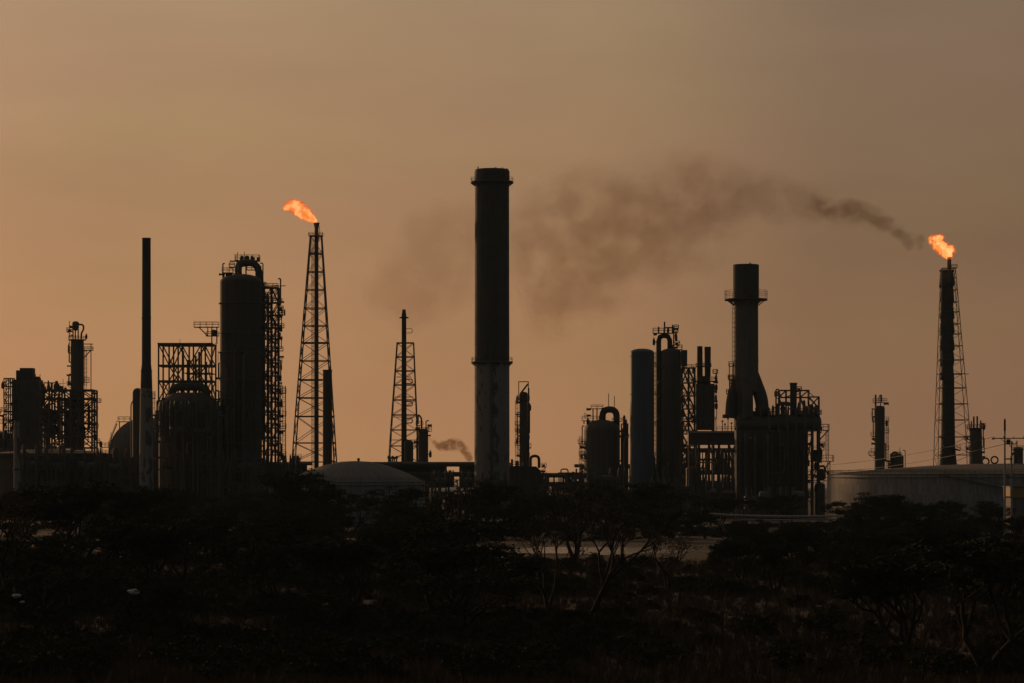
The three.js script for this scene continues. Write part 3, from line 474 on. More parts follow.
// ---------------------------------------------------------------- pipe racks along the foot of the plant
function pipeRack(label, px0, px1, d, top, mid, pitch, o = {}) {
  const g = thing('pipe_rack', label, 'pipe rack', (px0 + px1) / 2, d), n = Math.round((px1 - px0) / pitch), xs = Array.from({ length: n + 1 }, (_, i) => g.u(mix(px0, px1, i / n)));
  frame(g, xs, [-2.5, 2.5], [0, g.v(mid), g.v(top)], 0.22, 0.22, (i, j) => j === 1 && i % 3 === 0 ? 'x' : null);
  for (const [y, z, r] of [[top, -1.8, 0.5], [top, -0.4, 0.35], [top, 0.8, 0.6], [top, 2, 0.4], [mid, -1.5, 0.45], [mid, 0, 0.6], [mid, 1.6, 0.5]]) bar(g, 'pipe', V3(g.u(px0) - 2, g.v(y) + 0.2 + r, z), V3(g.u(px1) + 2, g.v(y) + 0.2 + r, z), r, r > 0.45 ? mat.vessel : mat.vesselDark, unitRound);
  if (o.skirt) for (let i = 0; i < n; i++) if (!o.gap?.includes(i)) box(g, 'cladding', xs[i], xs[i + 1] - 0.06, g.v(mid) - 4, g.v(top), -2.9, -2.65, mat.vesselDark);
  return g;
}
pipeRack('low pipe rack running from the stair tower foot under the flare tower', 262, 306, 960, 466, 474, 11, { skirt: true });
pipeRack('low pipe rack with an open bay between dome roof tank and great chimney', 376, 474, 955, 466, 476, 14, { skirt: true, gap: [5] });
pipeRack('long low pipe rack crossing behind the thorn trees left of the hoop duct reactor', 545, 590, 970, 477, 486, 9, {});
pipeRack('pipe rack between ball tank and picture edge behind the broad dark tank', 96, 160, 940, 462, 474, 12, { skirt: true });
{
  const g = thing('valve_manifold', 'tangle of bent pipes and valves at the foot of the hoop duct reactor', 'pipe manifold', 572, 962), m = g.m;
  for (let k = 0; k < 9; k++) { const a = g.u(561 + k * 2.6), b = a + rr(-2, 3), t = g.v(rr(468, 479)); pipe(g, 'pipe', [V3(a, 0, k % 3 - 1), V3(a, t, k % 3 - 1), V3(b + 0.8, t, k % 3 - 1), V3(b + 0.8, t - rr(1.5, 4), k % 3 - 1)], rr(0.18, 0.36), mat.vesselDark, 0.7); }
  bar(g, 'beam', V3(g.u(558), g.v(473), 0), V3(g.u(582), g.v(473), 0), 0.22);
  for (const x of [559, 570, 581]) bar(g, 'column', V3(g.u(x), 0, 0), V3(g.u(x), g.v(472.5), 0), 0.2);
}
function skid(label, px0, px1, d, top, n) {                            // small process skid: frame, drums, bent pipes, vents
  const g = thing('process_skid', label, 'process skid', (px0 + px1) / 2, d), w = px1 - px0, k = Math.max(2, Math.round(w / 9));
  const lv = [0, g.v(top) * 0.45, g.v(top) * 0.75, g.v(top + 3)];
  frame(g, Array.from({ length: k + 1 }, (_, i) => g.u(px0 + w * i / k)), [-2.2, 2.2], lv, 0.17, 0.16, (i, j) => (i + j) % 3 ? null : 'x');
  for (let i = 0; i < n; i++) { const r = rr(0.7, 1.5), x = g.u(rr(px0 + 3, px1 - 8)); drum(g, 'drum', x, x + rr(3, 5), lv[1 + i % 2] + r + 0.2, rr(-0.6, 0.6), r, i % 2 ? mat.vessel : mat.vesselDark); }
  for (let i = 0; i < n * 3; i++) { const x = g.u(rr(px0, px1)), x2 = x + rr(-4, 4), y = rr(0.4, 1) * g.v(top), z = i % 2 ? 2.9 : -2.8; pipe(g, 'pipe', [V3(x, 0, z), V3(x, y, z), V3(x2, y, z), V3(x2, y - rr(1, 4), z)], rr(0.12, 0.32), i % 5 ? mat.steel : mat.steelRust, 0.7); }
  for (let i = 0; i < n * 2; i++) { const r = rr(0.1, 0.7); lathe(g, 'vent', g.u(rr(px0 + 1, px1 - 1)), rr(-1, 1), [[r, lv[2]], [r, g.v(top) + rr(-1, 2)], [r * 0.5, g.v(top) + 2.2]], mat.vesselDark, 10); }
  box(g, 'floor', g.u(px0), g.u(px1), lv[2] - 0.1, lv[2] + 0.12, -2.1, 2.1, mat.steel);
  return g;
}
skid('cluttered skid of drums and pipes at the foot of the ball tank', 104, 130, 925, 462, 4);
skid('cluttered skid of pipes before the domed reactor base', 214, 262, 866, 456, 6);
skid('low drum skid under the pipe rack beside the great chimney', 424, 474, 930, 477, 7);
skid('tangled pipe skid before the broad dark tank', 22, 66, 858, 452, 7);
skid('second tangled pipe skid between broad dark tank and thin stack', 68, 132, 862, 455, 8);
skid('crowded skid of small vents beside the picture edge tank', -12, 20, 905, 437, 6);
skid('tall pipe skid hiding the squat regenerator between thin stack and domed reactor', 157, 221, 866, 408, 12);
skid('low skid of vents and pipes beside the stair tower foot', 264, 300, 930, 462, 4);
skid('low skid with drums beside the great chimney foot', 474, 512, 932, 478, 4);
skid('skid of drums in front of the hoop duct reactor', 584, 630, 950, 474, 5);
skid('skid of drums in front of the looped column', 650, 690, 918, 484, 5);
skid('skid of bent pipes under the arched stack duct', 690, 734, 905, 490, 5);
skid('low skid in front of the bulky heater face', 745, 800, 872, 494, 5);
skid('low pipe skid at the foot of the equipment house', 540, 584, 948, 482, 4);
pipeRack('clad pipe rack behind the duct bridge and twin stack heater', 680, 745, 1000, 452, 474, 6.5, {});
skid('tall skid of risers behind the duct bridge', 684, 742, 985, 456, 9);
skid('drum skid behind the braced stair tower', 650, 698, 1000, 462, 6);
pipeRack('clad pipe rack behind the hoop duct reactor and blue silo column', 580, 680, 1012, 468, 486, 10, { skirt: true, gap: [0, 4] });
// ---------------------------------------------------------------- hoop duct reactor
{
  const g = thing('hoop_duct_reactor', 'broad dark reactor with a thick hoop of duct over its top', 'reactor', 602, 980), m = g.m;
  lathe(g, 'shell', 0, 0, [[18 * m, 0], [18 * m, g.v(430)], ...dome(18 * m, g.v(430), 3.6)], mat.vesselDark, 44);
  pipe(g, 'hoop_duct', [V3(g.u(602.5), g.v(424), 0), V3(g.u(602.5), g.v(409.5), 0), V3(g.u(616.5), g.v(409.5), 0), V3(g.u(616.5), g.v(430), 0)], 1.15, mat.soot, 3.6, 14);
  deck(g, g.u(582), g.u(599), -2, 2, g.v(420.5), 1.5); deck(g, g.u(591), g.u(603), -1.5, 1.5, g.v(408.5), 1.2);
  for (const [x, a, b] of [[584, 424, 421], [593, 424, 409], [597, 421, 409]]) bar(g, 'post', V3(g.u(x), g.v(a), 0), V3(g.u(x), g.v(b), 0), 0.2);
  for (const [x, y] of [[608.6, 393.5], [614.3, 396]]) bar(g, 'mast', V3(g.u(x), g.v(408), 0.5), V3(g.u(x), g.v(y), 0.5), 0.13, mat.steel, unitRound);
  for (const [y, l] of [[443, 578], [455, 579], [467, 580]]) { deck(g, g.u(l), g.u(585), -1.4, 1.4, g.v(y), 1.2); bar(g, 'bracket', V3(g.u(584.2), g.v(y) - 2, 0), V3(g.u(l + 1), g.v(y) - 0.2, 0), 0.14); }
  ladder(g, g.u(580.5), 1.5, g.v(470), g.v(436)); bar(g, 'post', V3(g.u(585), g.v(418), 0), V3(g.u(585), g.v(412.5), 0), 0.12);
  deck(g, g.u(612), g.u(622), -1, 2, g.v(421), 1);
  fittings(g, -18 * m, 18 * m, 0, g.v(476), g.v(428), 12); fittings(g, g.u(590), g.u(602), 0, g.v(424), g.v(408), 5);
}
{
  const g = thing('riser_rack', 'narrow frame of risers squeezed between hoop duct reactor and blue column', 'riser rack', 625, 975);
  frame(g, [621.5, 627.8].map(g.u), [-1.5, 1.5], [0, g.v(478), g.v(464), g.v(449), g.v(434), g.v(424)], 0.16, 0.17, (i, j) => j % 2 ? 'n' : null);
  for (const [x, y, r] of [[624.2, 417, 0.5], [626.3, 421, 0.3], [622.6, 430, 0.25]]) lathe(g, 'riser', g.u(x), 0, [[r, 0], [r, g.v(y)], [r * 0.4, g.v(y) + 0.6]], mat.vesselDark, 10);
  pipe(g, 'pale_pipe', [V3(g.u(623.6), 0, 2), V3(g.u(623.6), g.v(442), 2), V3(g.u(626), g.v(436), 2)], 0.16, mat.pale, 0.6);
  deck(g, g.u(619), g.u(629), -1.2, 1.2, g.v(437), 1);
}
{
  const g = thing('blue_column', 'smooth tall blue grey cylindrical silo column with shallow domed top', 'silo column', 642, 935), m = g.m;
  lathe(g, 'shell', 0, 0, [[12 * m, 0], [12 * m, g.v(352.5)], ...dome(12 * m, g.v(352.5), 1.3)], mat.vesselBlue, 48);
  for (const y of [472, 435, 394, 356]) lathe(g, 'seam_band', 0, 0, [[11.8 * m, g.v(y + 0.5)], [12.25 * m, g.v(y + 0.5)], [12.25 * m, g.v(y - 0.5)], [11.8 * m, g.v(y - 0.5)]], mat.vesselBlue, 48);
  lathe(g, 'manhole', g.u(646), 11.3 * m, [[0.6, g.v(366)], [0.6, g.v(364.5)]], mat.vessel, 14);
  ladder(g, g.u(654.9), 0, 2, g.v(352), true, 0.22);
}
{
  const g = thing('looped_column', 'tall dark column with a tall loop of overhead pipe beside the blue silo column', 'column', 671, 952), m = g.m;
  lathe(g, 'shell', 0, 0, [[10 * m, 0], [10 * m, g.v(352)], ...dome(10 * m, g.v(352), 1.2)], mat.vesselDark, 36);
  pipe(g, 'overhead_pipe', [V3(g.u(658.7), 0, 0), V3(g.u(658.7), g.v(335.5), 0), V3(g.u(669.8), g.v(335.5), 0), V3(g.u(669.8), g.v(353), 0)], 0.86, mat.soot, 2.2, 14);
  bar(g, 'post', V3(g.u(673.6), g.v(352), 0), V3(g.u(673.6), g.v(327), 0), 0.2);
  deck(g, g.u(653), g.u(674.2), -1.6, 1.6, g.v(333), 1.6); deck(g, g.u(672.5), g.u(682), -1.8, 1.8, g.v(349.5), 1.5);
  for (const [x, y, r] of [[664.5, 321.5, 0.28], [658.6, 326.5, 0.3], [672.6, 324.5, 0.3], [668, 328, 0.4]]) lathe(g, 'relief_valve', g.u(x), 0, [[r, g.v(333)], [r, g.v(y) - 0.4], [r * 0.5, g.v(y)]], mat.vesselDark, 10);
  pipe(g, 'pipe', [V3(g.u(664.5), g.v(331), 0.6), V3(g.u(664.5), g.v(327.6), 0.6), V3(g.u(672), g.v(327.6), 0.6)], 0.2, mat.steel, 0.5);
  box(g, 'side_drum', g.u(681.2), g.u(687), g.v(366), g.v(350.2), -1.6, 1.6, mat.vesselDark);
  for (const y of [366, 395, 425, 455]) deck(g, g.u(654.6), g.u(662), 1.2, 3.6, g.v(y), 1.1);
  for (const [x, y] of [[663, 470], [667.5, 464]]) pipe(g, 'downcomer', [V3(g.u(x), 0, 3.9), V3(g.u(x), g.v(y), 3.9), V3(g.u(x) + 0.6, g.v(y) + 0.8, 3)], 0.3, mat.vessel, 0.6);
  fittings(g, g.u(661), g.u(681.4), 2, g.v(480), g.v(352), 16, 0.25); fittings(g, g.u(656), g.u(674), 0, g.v(348), g.v(327), 8);
}
{
  const g = thing('braced_stair_tower', 'braced stair tower filling the gap between looped column and twin stack heater', 'stair tower', 688, 942);
  const ys = [0, 495, 482, 470, 458, 446, 434, 421.5, 409, 396, 383, 368].map((y, i) => i ? g.v(y) : 0);
  frame(g, [682, 688.5, 694.6].map(g.u), [-2, 2], ys, 0.2, 0.2, (i, j) => (i + j) % 2 ? 'x' : 'z');
  for (let j = 1; j < ys.length; j++) { deck(g, g.u(681), g.u(695.5), 2.2, 3.6, ys[j], 1); if (j + 1 < ys.length) stairs(g, g.u(j % 2 ? 683 : 694), g.u(j % 2 ? 694 : 683), 0, ys[j], ys[j + 1]); }
}
{
  const g = thing('twin_stack_heater', 'boxy heater carrying two short black stacks side by side', 'heater', 704.6, 962), m = g.m;
  box(g, 'casing', g.u(695.3), g.u(714), g.v(430), g.v(384), -3.2, 3.2, mat.vesselDark);
  for (const [x, z] of [[696, -3], [696, 3], [713, -3], [713, 3]]) bar(g, 'leg', V3(g.u(x), 0, z), V3(g.u(x), g.v(430), z), 0.3);
  for (const [x, b] of [[699.8, 700.6], [707.6, 706.6]]) { cyl(g, 'stack', g.u(x), g.v(377), g.v(x < 703 ? 346.2 : 346.8), 0, 3 * m, x < 703 ? 2.7 * m : 3.3 * m, mat.soot, 20); lathe(g, 'stack_base', g.u(b), 0, [[4.2 * m, g.v(384)], [3.2 * m, g.v(376)]], mat.soot, 20); }
  deck(g, g.u(694.5), g.u(716.5), -3.8, 3.8, g.v(381), 1.3); deck(g, g.u(713), g.u(717.6), -2, 2, g.v(373), 1.2); ringDeck(g, g.u(703.6), 0, g.v(366), 2, 8 * m, 0.9);
  bar(g, 'post', V3(g.u(716.6), g.v(381), 0), V3(g.u(716.6), g.v(369), 0), 0.12);
  fittings(g, g.u(695.3), g.u(714), 0, g.v(428), g.v(370), 12, 0.3);
}
// ---------------------------------------------------------------- duct bridge and rack by the big heater
{
  const g = thing('duct_bridge', 'long boxed flue duct on legs leading to the arched stack, its top edge catching light', 'duct bridge', 716, 925), m = g.m;
  box(g, 'duct', g.u(688), g.u(737), g.v(445), g.v(433), -2.6, 2.6, mat.vesselDark);
  box(g, 'walkway', g.u(687), g.u(737), g.v(433), g.v(431.2), 2.7, 4.2, mat.pale);
  railing(g, [V3(g.u(716), g.v(431.2), 4.1), V3(g.u(736), g.v(431.2), 4.1)], 1.4, 0.06, false);
  for (const x of [689, 699, 709, 719, 729, 736]) for (const z of [-2.2, 2.2]) bar(g, 'leg', V3(g.u(x), 0, z), V3(g.u(x), g.v(445), z), 0.24);
  for (const y of [460, 474, 488, 502]) for (const z of [-2.2, 2.2]) bar(g, 'beam', V3(g.u(689), g.v(y), z), V3(g.u(736), g.v(y), z), 0.22);
  for (let k = 0; k < 5; k++) bar(g, 'brace', V3(g.u(689 + k * 10), g.v(k % 2 ? 474 : 445), 2.2), V3(g.u(699 + k * 10), g.v(k % 2 ? 445 : 474), 2.2), 0.16);
  bar(g, 'brace', V3(g.u(709), g.v(450), 2.6), V3(g.u(717), g.v(462), 2.6), 0.24, mat.ochre); bar(g, 'beam', V3(g.u(698), g.v(462.5), 2.7), V3(g.u(717), g.v(462.5), 2.7), 0.24, mat.ochre);
  for (let k = 0; k < 14; k++) { const x = g.u(697 + k * 2.9); pipe(g, 'pipe', [V3(x, 0, k % 2 ? 1 : -1), V3(x, g.v(rr(450, 470)), k % 2 ? 1 : -1), V3(x + rr(-1.2, 1.2), g.v(448), k % 2 ? 1 : -1)], rr(0.13, 0.26), k % 3 ? mat.vessel : mat.pale, 0.5); }
  lathe(g, 'drum', g.u(691.5), -0.2, [[5.5 * m, 0], [5.5 * m, g.v(469)], ...dome(5.5 * m, g.v(469), 0.9)], mat.vessel, 24);
  for (const [x, h] of [[722.5, 421], [728, 418.5], [725, 424], [731.5, 423]]) lathe(g, 'valve', g.u(x), 0, [[0.12, g.v(433)], [0.12, g.v(h) - 0.4], [0.4, g.v(h) - 0.1], [0.1, g.v(h) + 0.3]], mat.vesselDark, 8);
}
{
  const g = thing('arched_stack', 'heavy round stack with gallery near its top, flaring into arched ducts over the heater', 'stack', 746, 902), m = g.m;
  lathe(g, 'shaft', 0, 0, [[12.6 * m, g.v(392)], [12.4 * m, g.v(372)], [12.2 * m, g.v(302)], [12.4 * m, g.v(266)], [12.4 * m, g.v(264.6)], [11 * m, g.v(264.6)], [11 * m, g.v(270)]], mat.vessel, 48);
  ringDeck(g, 0, 0, g.v(299), 12 * m, 21.5 * m, 2.6, 0.5); for (let k = 0; k < 10; k++) { const a = k / 10 * 2 * Math.PI; bar(g, 'bracket', V3(12.2 * m * Math.cos(a), g.v(305.5), 12.2 * m * Math.sin(a)), V3(19 * m * Math.cos(a), g.v(300), 19 * m * Math.sin(a)), 0.16); }
  lathe(g, 'windshield', 0, 0, [[12.4 * m, g.v(299)], [12.95 * m, g.v(299)], [12.95 * m, g.v(265)], [12.4 * m, g.v(265)]], mat.soot, 48);
  bar(g, 'lightning_rod', V3(g.u(750), g.v(266), 0), V3(g.u(750), g.v(262.6), 0), 0.25, mat.steel, unitRound);
  // three curved ducts gather into the shaft
  const arch = (dx, z, w) => add(g, 'arch_duct', new THREE.TubeGeometry(new THREE.CatmullRomCurve3([V3(dx * 0.3, g.v(370), z * 0.1), V3(dx * 0.62, g.v(383), z * 0.6), V3(dx * 0.96, g.v(398), z), V3(dx * 1.1, g.v(418), z)]), 20, w, 16), mat.vesselDark);
  arch(g.u(761.5), 0, 2.1); arch(g.u(732.2), 0, 1.9); arch(0.2, 4, 1.7);
  lathe(g, 'skirt', g.u(744), 0, [[9 * m, g.v(418)], [9 * m, g.v(395)], [11 * m, g.v(386)]], mat.vesselDark, 30);
  ladder(g, g.u(733.2), 2.2, g.v(415), g.v(300)); for (const y of [366, 380, 395]) deck(g, g.u(728.4), g.u(733.2), 0.5, 2.5, g.v(y), 1.3);
  for (const x of [728.8, 732.6]) bar(g, 'post', V3(g.u(x), g.v(418), 2.4), V3(g.u(x), g.v(364), 2.4), 0.13);
  lathe(g, 'seam_band', 0, 0, [[12.2 * m, g.v(361)], [12.7 * m, g.v(361)], [12.7 * m, g.v(359.8)], [12.2 * m, g.v(359.8)]], mat.vessel, 48);
  fittings(g, g.u(733.6), g.u(758.4), 0, g.v(410), g.v(372), 5, 0.8); for (let k = 0; k < 7; k++) box(g, 'damper_box', g.u(723 + k * 7), g.u(728 + k * 7), g.v(418), g.v(415 - rr(0, 6)), -2.5, 2.5, mat.vesselDark);
}
{
  const g = thing('big_heater', 'bulky heater block with pale pipes down its face under the arched stack', 'heater', 778, 900), m = g.m;
  box(g, 'casing', g.u(736), g.u(804), g.v(509), g.v(430), -7, 5, mat.soot);
  box(g, 'plinth', g.u(735), g.u(805), 0, g.v(509), -7.2, 5.2, mat.concrete);
  drum(g, 'header_drum', g.u(735), g.u(821.5), g.v(423), 0, 2.6, mat.vesselDark);
  box(g, 'roof_slab', g.u(735.4), g.u(806), g.v(430), g.v(417.8), -6.5, -2.8, mat.soot);
  for (const [x, y, r] of [[744, 438, 0.4], [753.5, 441, 0.55], [766, 440, 0.6], [802, 452, 0.35]]) pipe(g, 'downcomer', [V3(g.u(x), 1, 5.9), V3(g.u(x), g.v(y), 5.9), V3(g.u(x), g.v(y) + 1.6, 4.6)], r, mat.vessel, 1);
  pipe(g, 'pipe_loop', [V3(g.u(768), g.v(473), 5.8), V3(g.u(783), g.v(473), 5.8), V3(g.u(783), g.v(445), 5.8), V3(g.u(777), g.v(445), 5.4)], 0.32, mat.vessel, 0.9);
  pipe(g, 'pipe_hoop', [V3(g.u(777.6), g.v(420), 0), V3(g.u(777.6), g.v(403.5), 0), V3(g.u(789), g.v(403.5), 0), V3(g.u(789), g.v(406), 0)], 0.62, mat.vesselDark, 1.4);
  cyl(g, 'vent_stack', g.u(793.4), g.v(420), g.v(383.4), 0, 3.4 * m, 3.4 * m, mat.soot, 20); lathe(g, 'vent_cap', g.u(793.4), 0, [[3.3 * m, g.v(385)], [3.9 * m, g.v(384.6)], [3.9 * m, g.v(382.8)], [3 * m, g.v(382.8)]], mat.soot, 20);
  for (const [x, y] of [[770.5, 411], [773, 413]]) bar(g, 'mast', V3(g.u(x), g.v(419), 0), V3(g.u(x), g.v(y), 0), 0.2, mat.steel, unitRound);
  deck(g, g.u(736), g.u(800), 5.1, 6.9, g.v(464), 1.1); deck(g, g.u(740), g.u(806), 5.1, 6.6, g.v(498), 1.1);
  lathe(g, 'lamp_bowl', g.u(748.8), 6.2, [[0.35, g.v(439)], [0.5, g.v(438)], [0.1, g.v(437.4)]], mat.pale, 10);
  fittings(g, g.u(736), g.u(804), 4, g.v(500), g.v(432), 14, 0.15); fittings(g, g.u(778), g.u(797), 0, g.v(414), g.v(388), 6, 0.5);
  for (const y of [450, 482]) deck(g, g.u(737), g.u(822), 5.2, 6.8, g.v(y), 1.2); for (let k = 0; k < 9; k++) bar(g, 'face_column', V3(g.u(738 + k * 8), 0, 6.9), V3(g.u(738 + k * 8), g.v(430), 6.9), 0.17); for (let k = 0; k < 8; k++) bar(g, 'face_brace', V3(g.u(738 + k * 8), g.v(k % 2 ? 482 : 450), 6.9), V3(g.u(746 + k * 8), g.v(k % 2 ? 450 : 482), 6.9), 0.11);
  for (let k = 0; k < 12; k++) { const x = 756 + k * 5.4 + rr(-1.5, 1.5), r = rr(0.2, 0.75); lathe(g, 'nozzle_stub', g.u(x), rr(-1, 1), [[r, g.v(419)], [r, g.v(rr(409, 415))], [r * 1.3, g.v(408.5)], [r * 0.5, g.v(rr(404, 407.5))]], mat.vesselDark, 10); }
  for (let k = 0; k < 6; k++) pipe(g, 'jumper_pipe', [V3(g.u(760 + k * 9), g.v(421), 2), V3(g.u(760 + k * 9), g.v(409 + (k % 3) * 3), 2.2), V3(g.u(768 + k * 9), g.v(409 + (k % 3) * 3), 2.2), V3(g.u(768 + k * 9), g.v(432), 5.6)], rr(0.16, 0.34), mat.vesselDark, 0.7, 8);
  deck(g, g.u(757), g.u(776), -2.4, 2.4, g.v(413.5), 1.2); deck(g, g.u(797), g.u(821), -2.4, 2.4, g.v(414), 1.2);
}
{
  const g = thing('rooftop_frame', 'rickety open frame around the small vent on top of the bulky heater', 'steel frame', 799, 909), m = g.m;
  frame(g, [778.8, 786, 800, 808.5].map(g.u), [-1.5, 1.5], [g.v(418), g.v(397.5), g.v(390.5)], 0.16, 0.2, (i, j) => j === 2 ? 'n' : i === 1 ? null : 'z');
  frame(g, [808.5, 818.8].map(g.u), [-1.4, 1.4], [g.v(418), g.v(408), g.v(397)], 0.15, 0.18, () => 'x');
  bar(g, 'brace', V3(g.u(777.8), g.v(390.6), 1.5), V3(g.u(781), g.v(397), 1.5), 0.14); bar(g, 'handrail', V3(g.u(806), g.v(390.5), 1.5), V3(g.u(814), g.v(397), 1.5), 0.1);
  for (const [x, y] of [[799, 402], [804, 400], [812, 404]]) lathe(g, 'valve', g.u(x), 0, [[0.5, g.v(418)], [0.5, g.v(y + 2)], [0.2, g.v(y)]], mat.vesselDark, 10);
  for (const x of [779, 808, 818.6]) bar(g, 'foot_post', V3(g.u(x), 0, -1.5), V3(g.u(x), g.v(418), -1.5), 0.14);
}
{
  const g = thing('side_platform_tower', 'stepped access platforms with ladders between the bulky heater and the big tank', 'access tower', 820, 896), m = g.m;
  for (const x of [806.5, 812.2, 818, 828.5]) for (const z of [-2, 2]) bar(g, 'column', V3(g.u(x), 0, z), V3(g.u(x), g.v(x > 825 ? 479 : 430), z), 0.24);
  for (const [y, a, b] of [[430, 806, 828.5], [461, 806, 833], [480, 806, 829], [497, 806, 828]]) deck(g, g.u(a), g.u(b), -2.4, 2.4, g.v(y), 1.8);
  for (const [x0, y0, x1, y1] of [[806.5, 461, 812.2, 430], [812.2, 461, 806.5, 445], [818, 441, 827, 431], [812.2, 480, 818, 461], [818, 461, 812.2, 480], [818, 478, 829, 462], [829, 480, 824, 467]]) bar(g, 'brace', V3(g.u(x0), g.v(y0), 2), V3(g.u(x1), g.v(y1), 2), 0.17);
  ladder(g, g.u(826.5), 1.8, g.v(461), g.v(430)); ladder(g, g.u(828), 1.8, g.v(480), g.v(461));
  lathe(g, 'pump_drum', g.u(820), 0, [[5 * m, 0], [5 * m, g.v(485)], ...dome(5 * m, g.v(485), 0.7)], mat.vesselDark, 20);
  lathe(g, 'pot', g.u(815), 0.6, [[2.4 * m, g.v(461)], [2.4 * m, g.v(452)], ...dome(2.4 * m, g.v(452), 0.5)], mat.vesselDark, 14);
  lathe(g, 'pot', g.u(821.5), 0.2, [[3 * m, g.v(480)], [3 * m, g.v(471)], ...dome(3 * m, g.v(471), 0.6)], mat.vesselDark, 14);
  pipe(g, 'pipe', [V3(g.u(818), g.v(478), 2.6), V3(g.u(818), g.v(466), 2.6), V3(g.u(824), g.v(466), 2.6), V3(g.u(824), g.v(479), 2.6)], 0.3, mat.vesselDark, 0.8);
  lathe(g, 'lamp_bowl', g.u(822), 2, [[0.1, g.v(446)], [0.4, g.v(445.2)], [0.2, g.v(444)]], mat.vesselDark, 8);
  fittings(g, g.u(806), g.u(818), 0, g.v(495), g.v(425), 12, 0.3); fittings(g, g.u(818), g.u(829), 0, g.v(495), g.v(462), 6, 0.3);
}
// ---------------------------------------------------------------- tanks near the front
coneTank('storage_tank', 'pale shallow dome roof tank below the burning lattice tower', 355, 775, 70, 482, 461);
coneTank('storage_tank', 'huge weathered pale tank with its sunlit edge meeting the heater platforms', 1012, 800, 184, 474.5, 463.5, mat.soot);
// ---------------------------------------------------------------- right side
{
  const g = thing('bare_column', 'lone dark column with small side brackets rising behind the huge pale tank', 'column', 879.6, 1080), m = g.m;
  lathe(g, 'shell', 0, 0, [[5.4 * m, 0], [5.2 * m, g.v(408)], ...dome(5.2 * m, g.v(408), 0.9)], mat.vesselDark, 24);
  for (const [y, a, b] of [[402.5, 873, 886.5], [416, 871.5, 875], [421, 884, 888.6], [432.5, 884, 888.6], [436, 871, 875], [449.5, 884, 888.6], [452.5, 871, 875]]) deck(g, g.u(a), g.u(b), -1.2, 1.2, g.v(y), 1.5);
  for (const [x, y, r] of [[875.6, 394.5, 0.35], [880.6, 394.5, 0.18], [884, 398, 0.12]]) lathe(g, 'vent', g.u(x), 0, [[r, g.v(410)], [r, g.v(y) - 0.3], [r * 0.6, g.v(y)]], mat.vesselDark, 10);
  pipe(g, 'gooseneck', [V3(g.u(879), g.v(403), 0), V3(g.u(879), g.v(396), 0), V3(g.u(881.6), g.v(394.6), 0), V3(g.u(881.6), g.v(402), 0)], 0.2, mat.vesselDark, 0.6);
  ladder(g, g.u(887), 0.4, g.v(475), g.v(420)); pipe(g, 'pipe', [V3(g.u(885), g.v(461), 0), V3(g.u(892), g.v(461), 0)], 0.22, mat.vesselDark);
  fittings(g, -5.2 * m, 5.2 * m, 0, g.v(465), g.v(402), 10);
}
{
  const g = thing('small_drum', 'small upright drum with a pipe crook beside the lone dark column', 'drum', 897.5, 1082), m = g.m;
  lathe(g, 'shell', 0, 0, [[6.2 * m, 0], [6.2 * m, g.v(457)], ...dome(6.2 * m, g.v(457), 1.4)], mat.vesselDark, 24);
  pipe(g, 'crook', [V3(g.u(891), 0, 1), V3(g.u(891), g.v(453.5), 1), V3(g.u(896), g.v(451.6), 1), V3(g.u(897.5), g.v(456), 1)], 0.42, mat.vesselDark, 1.4);
  bar(g, 'mast', V3(g.u(899.8), g.v(456), 0), V3(g.u(899.8), g.v(447), 0), 0.1, mat.steel, unitRound); ringDeck(g, 0, 0, g.v(454), 1, 4 * m, 0.8);
  fittings(g, -6 * m, 6 * m, 0, g.v(468), g.v(456), 4);
}
